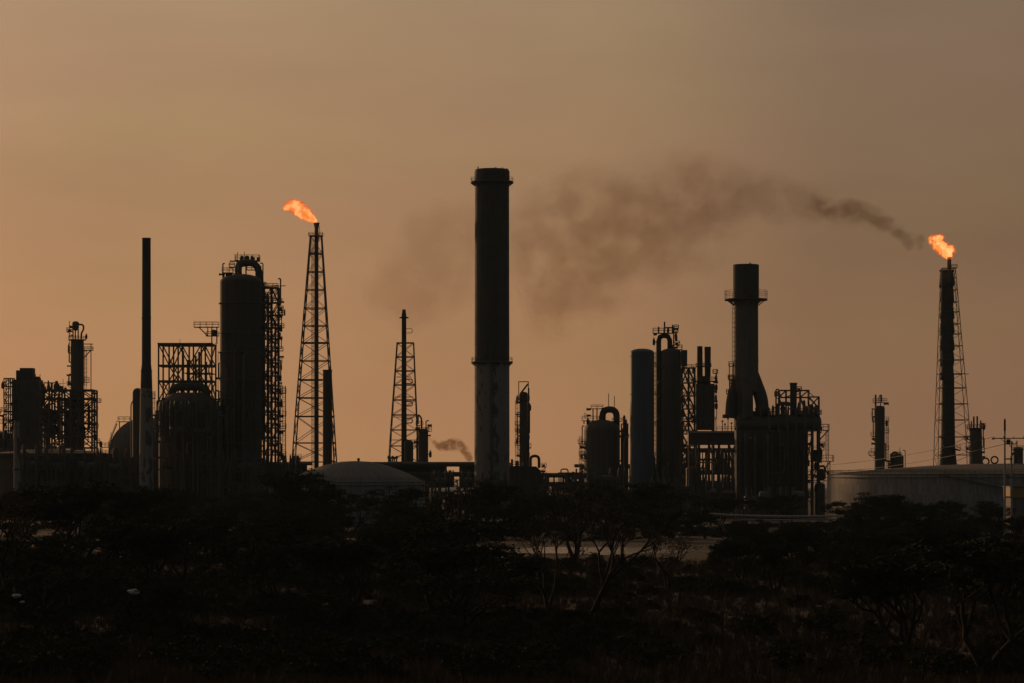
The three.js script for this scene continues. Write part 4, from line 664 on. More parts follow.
{
  const g = thing('flare_stack', 'burning flare stack wrapped in ragged cladding with lattice legs behind the huge pale tank', 'flare stack', 948, 1000), m = g.m;
  const ragged = (y0, y1, l0, l1, r0, r1) => {                          // sleeve with torn edges
    const seg = 28, rows = 60, pos = [], uv = [], idx = [];
    for (let i = 0; i <= rows; i++) { const t = i / rows, y = g.v(mix(y0, y1, t)); for (let k = 0; k <= seg; k++) { const a = k / seg * 2 * Math.PI, cx = g.u(mix(l0 + r0, l1 + r1, t) / 2), R = (mix(r0 - l0, r1 - l1, t) / 2) * m; const saw = ((t * 7 + 0.35 * fbm(Math.cos(a) * 1.5, Math.sin(a) * 1.5, 3, 2)) % 1 + 1) % 1, f = y1 < 330 ? 0.55 * (1 - saw) * Math.max(0, 0.4 + 0.6 * Math.abs(Math.cos(a))) * smooth(-0.3, 0.3, fbm(Math.cos(a), Math.sin(a), t * 4, 2) + 0.25) : 0; pos.push(cx + (R + f) * Math.cos(a), y, (R + f) * Math.sin(a)); uv.push(k / seg * 15, y); } }
    for (let i = 0; i < rows; i++) for (let k = 0; k < seg; k++) { const a = i * (seg + 1) + k, b = a + seg + 1; idx.push(a, b, a + 1, a + 1, b, b + 1); }
    const geo = new THREE.BufferGeometry(); geo.setAttribute('position', new THREE.Float32BufferAttribute(pos, 3)); geo.setAttribute('uv', new THREE.Float32BufferAttribute(uv, 2)); geo.setIndex(idx); geo.computeVertexNormals(); return geo;
  };
  const soot2 = mat.soot.clone(); soot2.side = THREE.DoubleSide;
  add(g, 'torn_cladding', ragged(380, 270.4, 941.2, 940.2, 953.4, 953.0), soot2);
  lathe(g, 'lower_shaft', 0, 0, [[11 * m, 0], [9.2 * m, g.v(468)], [7.2 * m, g.v(448)], [6.1 * m, g.v(375)]], mat.soot, 28);
  lathe(g, 'cladding_cap', g.u(946.8), 0, [[6.6 * m, g.v(272)], [6.6 * m, g.v(270)], [2 * m, g.v(269.6)]], mat.soot, 28);
  lathe(g, 'flare_tip', g.u(949.2), 0, [[0.72, g.v(272)], [0.7, g.v(259)], [0.9, g.v(258)], [0.9, g.v(257)], [0.65, g.v(257)], [0.65, g.v(260)]], mat.soot, 18);
  const rows = [468, 455, 437, 420, 404, 388, 374, 360, 346, 334, 324, 312, 302, 290, 278, 268.5];
  const L = rows.map((y) => { const t = (y - 268.5) / (468 - 268.5), l = mix(941.5, 935.5, t), r = mix(954.6, 970.8, t); return [g.v(y), g.u(l), g.u(r), (2 + 3.4 * t)]; });
  lattice(g, [[0, L[0][1] - 0.3, L[0][2] + 0.4, 5.9], ...L], 0.14, 0.08, 'z1');
  for (const y of [374, 404, 437]) for (const s of [936.5, 969]) bar(g, 'stay', V3(g.u(s), g.v(y), 0), V3(0, g.v(y), 0), 0.11);
  deck(g, g.u(951), g.u(957), -1.2, 1.2, g.v(267.5), 1); deck(g, g.u(953), g.u(959.5), 1, 3, g.v(450), 1.4); bar(g, 'boom', V3(g.u(942), g.v(446), 4), V3(g.u(959), g.v(450.5), 2), 0.2);
}
{
  const g = thing('piped_column', 'stubby dark column crowned with three vent pipes next to the ragged flare stack', 'column', 975.6, 1046), m = g.m;
  lathe(g, 'shell', 0, 0, [[7 * m, 0], [6.6 * m, g.v(455)], [6.2 * m, g.v(430)], ...dome(6.2 * m, g.v(430), 0.9)], mat.vesselDark, 26);
  ringDeck(g, 0, 0, g.v(428), 2, 8.6 * m, 1.3); deck(g, g.u(966), g.u(971), -1, 1, g.v(428), 1.2); deck(g, g.u(980), g.u(985.5), -1, 1, g.v(427), 1.4);
  for (const [x, y, r] of [[973.6, 416.5, 0.34], [977, 416.2, 0.34], [971.2, 421, 0.25], [980.5, 420.5, 0.3], [969, 422, 0.12]]) lathe(g, 'vent_pipe', g.u(x), 0.4, [[r, g.v(431)], [r, g.v(y)], [r * 0.7, g.v(y)]], mat.vesselDark, 10);
  for (const x of [985.5, 994.5]) { const o = add(g, 'pipe_hoop', new THREE.TorusGeometry(1.25, 0.3, 8, 22), mat.vesselDark); o.position.set(g.u(x), g.v(x < 990 ? 461.5 : 460), 0); bar(g, 'hoop_post', V3(g.u(x), 0, 0), V3(g.u(x), g.v(464), 0), 0.35, mat.steel, unitRound); }
  fittings(g, -6.2 * m, 6.2 * m, 0, g.v(460), g.v(424), 8);
}
{
  const g = thing('edge_column', 'dark capped column partly cut off behind the utility poles', 'column', 1018, 1050), m = g.m;
  lathe(g, 'shell', 0, 0, [[5.5 * m, 0], [5 * m, g.v(449)], ...dome(5 * m, g.v(449), 0.8)], mat.vesselDark, 24);
  ringDeck(g, 0, 0, g.v(449), 1, 7 * m, 1.2); pipe(g, 'pipe', [V3(g.u(1014), 0, 1.6), V3(g.u(1014), g.v(452), 1.6), V3(g.u(1010.5), g.v(455), 1.6), V3(g.u(1010.5), 0, 1.6)], 0.4, mat.vesselDark, 1);
  bar(g, 'mast', V3(g.u(1017), g.v(448), 0), V3(g.u(1017), g.v(440.5), 0), 0.2, mat.steel, unitRound);
}
// ---------------------------------------------------------------- low ochre store, utility poles, wires
{
  const g = thing('ochre_shed', 'low shed with an ochre fascia half hidden behind the utility poles', 'shed', 1022, 650), m = g.m;
  box(g, 'wall', g.u(1007.5), g.u(1045), 0, g.v(498), -4, 4, mat.concrete); box(g, 'fascia', g.u(1006.8), g.u(1046), g.v(497.8), g.v(487), -4.4, 4.4, mat.ochre);
  box(g, 'roof', g.u(1006.2), g.u(1047), g.v(486.9), g.v(486), -4.8, 4.8, mat.vesselDark); box(g, 'door', g.u(1014), g.u(1019), 0, 2.2, 4.0, 4.06, mat.steel);
}
function pole(label, px, d, top, arms) {
  const g = thing('utility_pole', label, 'utility pole', px, d);
  cyl(g, 'shaft', 0, 0, g.v(top), 0, 0.24, 0.15, mat.pale, 14);
  for (const [y, a, b] of arms) { bar(g, 'crossarm', V3(a, g.v(y), 0), V3(b, g.v(y), 0), 0.1, mat.wood); for (let k = 0; k < 4; k++) lathe(g, 'insulator', mix(a, b, (k + 0.15) / 3.3), 0, [[0.06, g.v(y) + 0.09], [0.12, g.v(y) + 0.18], [0.06, g.v(y) + 0.24], [0.12, g.v(y) + 0.32], [0.04, g.v(y) + 0.4]], mat.porcelain, 8); bar(g, 'arm_brace', V3(mix(a, b, 0.25), g.v(y), 0.05), V3(0, g.v(y + 4), 0.05), 0.05); }
  return g;
}
{
  const a = pole('taller pale utility pole with a long crossarm standing before the huge tank', 1004.8, 590, 419, [[438.3, -2.6, 4.2]]);
  const o = lathe(a, 'top_cap', 0, 0, [[0.22, a.v(431)], [0.22, a.v(421)], [0.12, a.v(418.6)]], mat.steelRust, 10);
  bar(a, 'guard_arm', V3(-2.7, a.v(439.5), 0), V3(-1.6, a.v(438), 0), 0.09, mat.wood);
  const b = pole('shorter pale utility pole with rungs paired with the taller pole', 1011.6, 592, 441, [[444, -1.2, 1.0]]);
  for (const y of [459, 477, 497]) bar(b, 'tie_bar', V3(-1.25, b.v(y), 0.05), V3(0.2, b.v(y), 0.05), 0.14, mat.wood);
  const t = thing('transformer', 'small dark transformer can hung between the paired utility poles', 'transformer', 1008.4, 590.6);
  lathe(t, 'can', 0, 0, [[0.32, t.v(444.5)], [0.42, t.v(444)], [0.42, t.v(439.8)], [0.3, t.v(439.2)]], mat.steelRust, 16);
  bar(t, 'hanger', V3(-0.7, t.v(441.5), 0), V3(0.62, t.v(441.5), 0), 0.07);
  const w = (label, from, to, sag) => {
    const p = Array.from({ length: 25 }, (_, i) => { const k = i / 24; return V3().lerpVectors(from, to, k).add(V3(0, -sag * 4 * k * (1 - k), 0)); });
    const line = add(scene, numbered('power_line'), new THREE.TubeGeometry(new THREE.CatmullRomCurve3(p), 40, 0.055, 5), mat.wire); line.userData = { label, category: 'cable' };
  };
  const at = (px, py, d) => V3((px - 512) * S * d, EYE + (HORIZON - py) * S * d, -d);
  w('upper sagging cable strung from the taller utility pole toward the heater', at(992.3, 437.2, 590), at(806, 466, 893), 1.2);
  w('lower sagging cable strung from the paired utility poles toward the heater', at(1009, 443, 591), at(806, 472, 893), 1.6);
}
// ---------------------------------------------------------------- elevated pale pipeline in front of the heaters
{
  const g = thing('pipeline', 'pale elevated pipeline curving across before the heater block', 'pipeline', 740, 690), m = g.m;
  const run = (pts, r) => add(g, 'pipe', new THREE.TubeGeometry(new THREE.CatmullRomCurve3(pts.map(([x, y, z]) => V3(g.u(x), g.v(y), z))), 60, r, 10), mat.pale);
  run([[610, 527, 14], [650, 521, 8], [690, 513.5, 0], [735, 515.5, -2], [790, 516.5, 0], [850, 516, 0]], 0.28); run([[740, 519.5, 0.6], [780, 520, 0.6], [830, 519, 0.6], [880, 518.5, 0.6]], 0.2);
  for (const [x, y, z] of [[650, 521, 8], [690, 513.5, 0], [735, 515.5, -2], [780, 516.5, 0], [830, 516, 0]]) bar(g, 'support', V3(g.u(x), 0, z), V3(g.u(x), g.v(y) - 0.3, z), 0.16, mat.concrete);
}
// ---------------------------------------------------------------- flames and smoke
function isoMesh(size, lo, hi, f, level, maxPoly = 90000) {            // a level surface of f over the box lo..hi
  const mc = new MarchingCubes(size, new THREE.MeshBasicMaterial(), false, false, maxPoly), half = size / 2;
  mc.isolation = level; const e = size - 2;
  for (let k = 0; k < size; k++) for (let j = 0; j < size; j++) for (let i = 0; i < size; i++) {
    const edge = i < 2 || j < 2 || k < 2 || i > e || j > e || k > e;
    mc.field[i + j * size + k * size * size] = edge ? 0 : f(mix(lo.x, hi.x, i / size), mix(lo.y, hi.y, j / size), mix(lo.z, hi.z, k / size));
  }
  mc.update();
  const n = mc.count, p = new Float32Array(mc.positionArray.subarray(0, n * 3)), uv = new Float32Array(n * 2);
  for (let i = 0; i < n; i++) { for (let c = 0; c < 3; c++) { const q = 'xyz'[c]; p[i * 3 + c] = mix(lo[q], hi[q], (p[i * 3 + c] * half + half) / size); } uv[i * 2] = p[i * 3]; uv[i * 2 + 1] = p[i * 3 + 1]; }
  const g = new THREE.BufferGeometry(); g.setAttribute('position', new THREE.BufferAttribute(p, 3)); g.setAttribute('uv', new THREE.BufferAttribute(uv, 2)); g.computeVertexNormals(); return g;
}
const puffs = (list) => (x, y, z) => { let s = 0; for (const [a, b, c, r, w = 1] of list) { const q = ((x - a) ** 2 + (y - b) ** 2 + (z - c) ** 2) / (r * r); if (q < 5) s += w * Math.exp(-q); } return s; };
const fireMap = (() => { const t = field(256, (u, v) => { const n = fbm(u * 9, v * 9, 2.1, 4), k = smooth(-0.35, 0.35, n); return [mix(0.85, 1, k), mix(0.45, 1, k), mix(0.2, 1, k)]; }); return scaled(t, 26); })();
function flame(label, px, py, d, path, lightK, hot) {
  const g = new THREE.Group(); g.name = numbered('flame'); scene.add(g); g.userData = { label, category: 'flame' };
  const m = S * d; g.position.set((px - 512) * m, EYE + (HORIZON - py) * m, -d);
  const blobs = path.map(([x, y, r, w]) => [(x - px) * m, (py - y) * m, rr(-0.4, 0.4), r * m, w]);
  const f = puffs(blobs), turb = (x, y, z) => { const s = f(x, y, z); return s < 0.03 ? s : s * (1 + 2.1 * fbm(x * 0.62 + px, y * 0.62, z * 0.62, 4)); };
  const lo = V3(-18, -3, -5), hi = V3(6, 13, 5);
  const fire = (c, k, op) => { const q = new THREE.MeshStandardMaterial({ color: 0x000000, roughness: 1, emissiveIntensity: k, emissiveMap: fireMap, transparent: op < 1, opacity: op }); q.emissive.setRGB(...c); return q; };
  add(g, 'outer_flame', isoMesh(80, lo, hi, turb, 0.22), fire([1, 0.2, 0.05], 0.8, 0.13));
  add(g, 'flame_fringe', isoMesh(80, lo, hi, turb, 0.36), fire([1, 0.22, 0.04], 1.0, 0.24));
  add(g, 'flame_body', isoMesh(80, lo, hi, turb, 0.52), fire([1, 0.4, 0.1], 1.2, 0.42));
  add(g, 'flame_core', isoMesh(80, lo, hi, turb, 0.74), fire([1, 0.62, 0.26], hot, 1));
  const l = new THREE.PointLight(new THREE.Color().setRGB(1, 0.42, 0.12), lightK); l.name = 'flame_glow'; l.shadow.radius = 90; l.castShadow = true;
  const mid = blobs[Math.floor(blobs.length / 3)]; l.position.set(mid[0], mid[1], 5.5); g.add(l);
}
flame('orange gas flame streaming from the lattice flare tower tip', 316.4, 223, 1050, [[315, 221.6, 2.2, 1], [312.6, 219.4, 3, 0.9], [309.6, 216.6, 4, 1], [305.5, 213.4, 5, 1], [301, 210.5, 5.4, 1], [297, 206.6, 5.6, 0.9], [292, 205, 5, 0.8], [287, 206.5, 3.6, 0.7], [284.6, 209, 2.2, 0.6], [303, 216.6, 3, 0.6], [296, 213, 2.4, 0.45], [308, 209.5, 2.2, 0.45]], 60, 1.25);
flame('bright gas flame leaning over the ragged flare stack', 949.2, 257, 1000, [[949.3, 256, 2.6, 1.1], [946.8, 253.6, 4.2, 1.1], [945, 250, 5, 1.3], [941, 246.6, 4.6, 1.2], [937, 242, 4.6, 1], [933, 238.6, 3.8, 0.9], [941, 237, 3.2, 0.8], [951.6, 248.6, 3.2, 0.8], [935, 249, 2.4, 0.6], [930.5, 243, 2, 0.5], [955, 252, 2, 0.5]], 60, 2.0);

// smoke: closed billows of soot that dim what is seen through them, more where they are thicker
function smoke(name, label, d, lo, hi, list, size, layers, scale) {
  const g = new THREE.Group(); g.name = name; scene.add(g); g.userData = { label, category: 'smoke' };
  const m = S * d, P = (px, py) => [(px - 512) * m, EYE + (HORIZON - py) * m];
  const [ox, oy] = P(...list[0]); g.position.set(ox, oy, -d);
  const blobs = list.map(([px, py, r, w, z = 0]) => { const [x, y] = P(px, py); return [x - ox, y - oy, z, r * m, w]; });
  const f = puffs(blobs), [ax, ay] = P(...lo), [bx, by] = P(...hi), zr = Math.max(...blobs.map((b) => Math.abs(b[2]) + b[3] * 1.4));
  const A = V3(ax - ox, by - oy, -zr), B = V3(bx - ox, ay - oy, zr);
  const den = (x, y, z) => { const s = f(x, y, z); return s < 0.05 ? s : s * Math.max(0.05, 1 + 2.8 * fbm(x * scale, y * scale, z * scale + px0(d), 3)); };
  layers.forEach(([lev, dist], i) => {
    const q = new THREE.MeshPhysicalMaterial({ roughness: 1, specularIntensity: 0, thickness: 1, attenuationDistance: dist, transparent: true, opacity: 0.005 }); q.color.setRGB(0.09, 0.07, 0.055);
    q.attenuationColor.setRGB(0.43, 0.36, 0.31);
    add(g, ['smoke_veil', 'smoke_billow', 'smoke_core'][i], isoMesh(size, A, B, den, lev, 400000), q);
  });
}
const px0 = (d) => d * 0.013;
smoke('flare_smoke', 'long brown smoke trail drifting from the ragged flare stack toward the great chimney', 1000, [490, 110], [945, 360],
  [[900, 233, 7, 1], [890, 228, 9, 1], [876, 219, 11, 1], [860, 211, 12, 0.9], [846, 213, 12, 0.7], [832, 212, 15, 0.75], [815, 205, 17, 0.7], [798, 206, 20, 0.65, 3], [778, 197, 22, 0.65], [755, 193, 26, 0.65, -4], [732, 196, 28, 0.65], [708, 203, 32, 0.7, 5], [690, 168, 20, 0.6, 6], [682, 218, 34, 0.7], [655, 228, 36, 0.65, -6], [708, 254, 18, 0.55], [636, 195, 32, 0.65], [625, 242, 36, 0.7, 4], [600, 222, 36, 0.65], [590, 272, 34, 0.7], [562, 292, 32, 0.7, -5], [545, 315, 24, 0.65], [560, 215, 32, 0.6], [534, 258, 30, 0.65], [660, 262, 24, 0.55], [612, 300, 22, 0.5], [575, 190, 26, 0.5], [525, 225, 26, 0.55]],
  116, [[0.24, 300], [0.5, 165], [0.95, 95]], 0.115);
smoke('drifting_smoke', 'faint brown smoke smudge hanging between the lattice mast and the great chimney', 1020, [335, 165], [515, 355],
  [[470, 240, 30, 0.8], [450, 262, 32, 0.8, 4], [430, 285, 32, 0.8], [408, 298, 30, 0.7, -4], [390, 285, 26, 0.55], [440, 222, 26, 0.55], [420, 250, 28, 0.6]],
  72, [[0.3, 300], [0.62, 240]], 0.08);
smoke('flare_soot', 'dense dark soot puffs right beside the bright flame on the ragged flare stack', 1003, [795, 180], [945, 272],
  [[920, 240, 5, 1], [919.5, 247, 3.4, 0.8], [912, 240, 5.4, 1], [908, 246, 4.4, 0.9], [905, 239, 5, 0.9], [898, 232, 6, 0.8], [890, 226, 6.5, 0.75], [882, 221, 7.5, 0.75], [873, 216, 8.5, 0.7], [863, 211, 9, 0.65], [852, 209, 9.5, 0.55], [841, 211, 10, 0.5], [829, 210, 10, 0.45], [816, 204, 10, 0.4]],
  100, [[0.22, 30], [0.5, 18]], 0.26);
smoke('ground_smoke', 'little dark smoke wisp curling beside the foot of the great chimney', 965, [412, 412], [486, 476],
  [[469.5, 459, 3.2, 1], [467, 453, 3.6, 1], [463, 448, 4.2, 1], [458, 444.5, 4.6, 1], [452, 444, 4.6, 1], [446, 446, 4.4, 0.9], [440, 446, 4.2, 0.8], [435, 441, 4, 0.6], [431, 436, 3.6, 0.5]],
  72, [[0.25, 6.5], [0.5, 4.5]], 0.34);
// ---------------------------------------------------------------- thorn trees and scrub
const matte = (m) => { const q = new THREE.MeshPhysicalMaterial({ roughness: 1, specularIntensity: 0.15, side: THREE.DoubleSide }); q.color.copy(m.color); return q; };
const LEAF = matte(M([0.038, 0.042, 0.021], 0.9)), LEAF_DRY = matte(M([0.06, 0.05, 0.03]));
function woodGeo(segs) {                                                // tapered limbs [a, b, ra, rb]
  const pos = [], nor = [], idx = [], t = V3(), u = V3(), w = V3();
  for (const [a, b, ra, rb] of segs) {
    const n = ra > 0.08 ? 6 : ra > 0.03 ? 4 : 3, base = pos.length / 3; t.subVectors(b, a).normalize(); u.set(1, 0.13, 0.3).cross(t).normalize(); w.crossVectors(t, u);
    for (const [c, r] of [[a, ra], [b, rb]]) for (let k = 0; k < n; k++) { const q = k / n * 2 * Math.PI, x = Math.cos(q), y = Math.sin(q), d = u.clone().multiplyScalar(x).addScaledVector(w, y); pos.push(c.x + d.x * r, c.y + d.y * r, c.z + d.z * r); nor.push(d.x, d.y, d.z); }
    for (let k = 0; k < n; k++) { const i = base + k, j = base + (k + 1) % n; idx.push(i, j, i + n, j, j + n, i + n); }
  }
  const g = new THREE.BufferGeometry(); g.setAttribute('position', new THREE.Float32BufferAttribute(pos, 3)); g.setAttribute('normal', new THREE.Float32BufferAttribute(nor, 3)); g.setIndex(idx); return g;
}
function leafGeo(tips, per, rx, ry, s0, s1) {                           // small leaf sprays round the twig ends
  const pos = new Float32Array(tips.length * per * 9); let o = 0; const a = V3(), b = V3();
  for (const t of tips) for (let k = 0; k < per; k++) {
    const th = rr(0, 6.2832), rad = Math.sqrt(rnd()), cx = t.x + rx * rad * Math.cos(th), cz = t.z + rx * rad * Math.sin(th), cy = t.y + ry * (rnd() + rnd() - 1), s = rr(s0, s1);
    a.set(rr(-1, 1), rr(-0.5, 0.5), rr(-1, 1)).normalize(); b.set(rr(-1, 1), rr(-0.8, 0.8), rr(-1, 1)).cross(a).normalize();
    pos.set([cx - a.x * s, cy - a.y * s, cz - a.z * s, cx + a.x * s, cy + a.y * s, cz + a.z * s, cx + b.x * s * 0.9, cy + b.y * s * 0.9, cz + b.z * s * 0.9], o); o += 9;
  }
  const g = new THREE.BufferGeometry(); g.setAttribute('position', new THREE.BufferAttribute(pos, 3)); g.computeVertexNormals(); return g;
}
// spread: how wide against the height; bare: few leaves
function growTree(h, spread, stems, leafPer, leafS, fine = 1) {
  const segs = [], tips = [], W = h * spread;
  const grow = (p, dir, len, r, lvl) => {
    const n = lvl > 2 ? 2 : 3; let a = p.clone(), d = dir.clone();
    for (let i = 0; i < n; i++) { d.add(V3(rr(-0.28, 0.28), rr(-0.12, 0.2), rr(-0.28, 0.28))).normalize(); const b = a.clone().addScaledVector(d, len / n); segs.push([a, b, r * (1 - 0.32 * i / n), r * (1 - 0.32 * (i + 1) / n)]); a = b; }
    if (lvl >= 4 || len < 0.22) { tips.push(a); return; }
    if (lvl >= 3) tips.push(a);
    const kids = lvl === 0 ? 3 : rnd() < 0.35 ? 3 : 2;
    for (let k = 0; k < kids + (lvl > 1 ? fine - 1 : 0); k++) {
      const q = d.clone().add(V3(rr(-0.95, 0.95) * spread * 1.25, rr(-0.15, 0.5), rr(-0.95, 0.95) * spread * 1.25)).normalize();
      q.y = Math.max(q.y, -0.05); if (a.y > h * 0.78) q.y *= 0.25; q.normalize();
      grow(a, q, len * rr(0.62, 0.86), r * rr(0.5, 0.68), lvl + 1);
    }
  };
  for (let s = 0; s < stems; s++) { const a = rr(0, 6.28), k = stems > 1 ? 0.55 * spread : 0.15; grow(V3(rr(-0.15, 0.15), -0.15, rr(-0.15, 0.15)), V3(Math.cos(a) * k, 1, Math.sin(a) * k).normalize(), h * rr(0.3, 0.4), h * 0.026, 0); }
  // fit the crown to the wanted height
  let top = 0; for (const t of tips) top = Math.max(top, t.y); const f = h / top;
  const all = new Set(); for (const s of segs) { all.add(s[0]); all.add(s[1]); } for (const t of tips) all.add(t);
  for (const p of all) p.multiplyScalar(f);
  return { wood: woodGeo(segs), crown: leafPer ? leafGeo(tips, leafPer, h * 0.085, h * 0.038, leafS * 0.55, leafS) : null, h };
}
const kinds = [], BARK = matte(mat.bark);
for (let k = 0; k < 7; k++) kinds.push(growTree(6.2, rr(0.72, 1.05), 2 + k % 3, 26, 0.17));           // full umbrella crowns
for (let k = 0; k < 3; k++) kinds.push(growTree(6.2, rr(0.6, 0.8), 2 + k % 2, 4, 0.13));               // nearly bare
function tree(name, label, group, px, d, h, kind, wide = 1, turn = rr(0, 6.28)) {
  const k = kinds[kind], g = new THREE.Group(); g.name = numbered(name); scene.add(g);
  g.position.set((px - 512) * S * d, 0, -d); g.rotation.y = turn; const f = h / k.h; g.scale.set(f * wide, f, f * wide);
  add(g, 'trunk', k.wood, BARK); add(g, 'crown', k.crown, kind > 6 ? LEAF_DRY : LEAF);
  g.userData = { label, category: 'tree' }; if (group) g.userData.group = group; return g;
}
const topAt = (py, d) => EYE + (HORIZON - py) * S * d;
// trees one can point at
tree('thorn_tree', 'broad umbrella thorn tree with a stout trunk nearest the viewer under the huge tank', null, 985, 172, topAt(541, 172), 0, 1.25, 0.6);
tree('thorn_tree', 'leaning wide crowned thorn tree overlapping the nearest umbrella tree', null, 905, 196, topAt(552, 196), 2, 1.15, 2.2);
tree('thorn_tree', 'dark thorn tree at the bottom corner beyond the nearest umbrella tree', null, 1052, 205, topAt(545, 205), 4, 1.1, 1.1);
tree('bare_tree', 'nearly bare tree forking in front of the pale strip of water', null, 590, 245, topAt(498, 245), 7, 0.95, 0.4);
tree('bare_tree', 'thin bare sapling tree beside the forked one before the water', null, 548, 262, topAt(520, 262), 8, 0.9, 1.9);
tree('bare_tree', 'scraggly bare branched tree at the picture edge below the pale vent pole', null, 22, 265, topAt(484, 265), 9, 1.0, 2.8);
tree('thorn_tree', 'rounded thorn tree silhouetted below the thin stack', null, 150, 420, topAt(487, 420), 1, 1.0, 0.3);
tree('thorn_tree', 'thorn tree partly covering the shallow dome roof tank', null, 318, 520, topAt(487, 520), 3, 1.05, 0.9);
tree('thorn_tree', 'low flat thorn tree against the pale wall of the huge tank', null, 880, 610, topAt(493, 610), 5, 1.35, 0.2);
tree('thorn_tree', 'thorn tree crown in front of the hoop duct reactor foot', null, 612, 660, topAt(484, 660), 6, 1.2, 1.4);
tree('bare_tree', 'low bare shrub tree at the near end of the water strip below the bulky heater', null, 668, 300, topAt(530, 300), 9, 1.1, 0.9);
tree('bare_tree', 'twiggy bare tree at the water strip end below the great chimney', null, 508, 318, topAt(522, 318), 7, 1.1, 2.9);
tree('bare_tree', 'small twiggy tree on the shore midway along the water strip', null, 632, 360, topAt(526, 360), 8, 1.2, 4.1);
tree('bare_tree', 'slight leafless tree half way down the dark slope below the lattice mast', null, 400, 215, topAt(590, 215), 7, 1.1, 5.1);
tree('thorn_tree', 'thorn tree hiding the edge of the shallow dome roof tank beside the escape ladder', null, 290, 640, topAt(470, 640), 2, 1.1, 1.0);
tree('thorn_tree', 'taller thorn tree poking up before the great chimney foot', null, 500, 600, topAt(478, 600), 4, 1.0, 2.0);
tree('thorn_tree', 'spreading thorn tree crown before the broad dark tank', null, 78, 380, topAt(482, 380), 5, 1.15, 3.0);
tree('thorn_tree', 'high thorn tree crown before the blue silo column foot', null, 650, 590, topAt(483, 590), 0, 1.15, 3.6);
tree('thorn_tree', 'thorn tree at the foot of the shallow dome roof tank toward the pipe rack', null, 402, 640, topAt(486, 640), 1, 1.25, 2.4);
tree('thorn_tree', 'low spreading thorn tree screening the middle of the shallow dome roof tank', null, 352, 620, topAt(493, 620), 6, 1.3, 4.4);
tree('bare_tree', 'tall twiggy tree reaching up before the pipe rack by the great chimney', null, 452, 400, topAt(482, 400), 9, 1.1, 1.2);
tree('bare_tree', 'bare branching tree rising before the skid and hoop duct reactor', null, 575, 420, topAt(482, 420), 8, 1.2, 2.2);
// the dark belt of scrubland trees
const clear = (px, d) => px > 470 && px < 715 && d > 215 && d < 560;    // keep the pond in sight
const rows = [[745, 26, 8, 10.6], [700, 24, 7.6, 10.2], [655, 22, 7.2, 9.8], [605, 20, 6.6, 9.2], [560, 19, 6.2, 8.2], [510, 18, 6, 8], [465, 17, 5.6, 7.8], [420, 16, 5.4, 7.6], [380, 15, 5.2, 7.6], [340, 14, 5, 7.4], [305, 11, 5.2, 8.4], [272, 9, 5, 8.2], [242, 8, 4.4, 7], [218, 7, 3.4, 5.4]];
const ZONES = [[165, 'below the thin stack'], [345, 'below the domed reactor'], [520, 'below the great chimney'], [715, 'below the blue silo column'], [850, 'below the bulky heater'], [2000, 'below the huge pale tank']];
for (let i = 0; i < 16; i++) tree('thorn_tree', 'low thorn tree on the far shore behind the water strip', 'thorn trees on the far shore of the pond', 474 + i * 15.5 + rr(-6, 6), rr(562, 640), rr(4, 6.4), Math.floor(rnd() * 7), rr(1.1, 1.6));
rows.forEach(([d, n, h0, h1], r) => {
  for (let i = 0; i < n; i++) {
    const px = -40 + (i + 0.5 + rr(-0.45, 0.45)) * 1104 / n, dd = d * rr(0.97, 1.03), near = d < 320;
    if (clear(px, dd) || (px > 630 && px < 985 && dd < 292)) continue;      // open dry ground
    if (px < 80 && dd > 272 && dd < 560 && rnd() < 0.8) continue;
    if (dd > 590 && px > 310 && px < 425 && rnd() < 0.6) continue;       // dome tank stays visible
    let h = rr(h0, h1); if (px > 690 && px < 1010 && dd > 500) h *= 0.84; if (px > 830 && px < 1010 && dd > 590) h = Math.min(h, 6.6);
    if (px > 310 && px < 425) h = Math.min(h, EYE - (dd > 450 ? 24 : 30) * S * dd);
    if (px > 425 && px < 560 && dd > 590) h = Math.min(h, 8.6);
    if (px > 640 && px < 835 && dd > 400 && dd < 690) h = Math.min(h, EYE - 43 * S * dd);
    if (px > 975 && dd < 592 && dd > 250) h = Math.min(h, EYE - 36 * S * dd);
    const belt = dd > 590 ? 'far' : dd > 370 ? 'middle' : 'near', where = ZONES.find((q) => px < q[0])[1];
    tree('thorn_tree', `dark thorn tree in the ${belt} scrub row ${where}`, `thorn trees, ${belt} row ${where}`, px, dd, Math.max(h, 2.6), Math.floor(rnd() * 7), rr(0.9, 1.35) * (dd < 320 ? rr(1.05, 1.5) : 1));
  }
});
// ---------------------------------------------------------------- bushes, grass
for (let i = 0; i < 64; i++) { const side = i % 2, d = 230 + 500 * ((i + 0.5) / 64), px = side ? rr(1075, 1330) : rr(-310, -55);   // the belt goes on beyond the frame
  tree('thorn_tree', `thorn tree of the scrub belt beyond the picture edge past the ${side ? 'huge pale tank' : 'furnace'}`, `thorn trees beyond the edge past the ${side ? 'tank' : 'furnace'}`, px, d, rr(4.5, 8), Math.floor(rnd() * 7), rr(0.95, 1.4)); }
function scatter(name, label, category, geo, material, n, place) {
  const o = new THREE.InstancedMesh(geo, material, n), m4 = new THREE.Matrix4(), q = new THREE.Quaternion(), c = new THREE.Color();
  for (let i = 0; i < n; i++) { const [x, z, s, sy] = place(i); q.setFromAxisAngle(UP, rr(0, 6.28)); m4.compose(V3(x, 0, z), q, V3(s, s * sy, s)); o.setMatrixAt(i, m4); const k = rr(0.7, 1.3); o.setColorAt(i, c.setRGB(k, k * rr(0.9, 1.05), k * rr(0.8, 1))); }
  o.name = name; o.castShadow = o.receiveShadow = true; o.userData = { label, category, kind: 'stuff' }; scene.add(o);
}
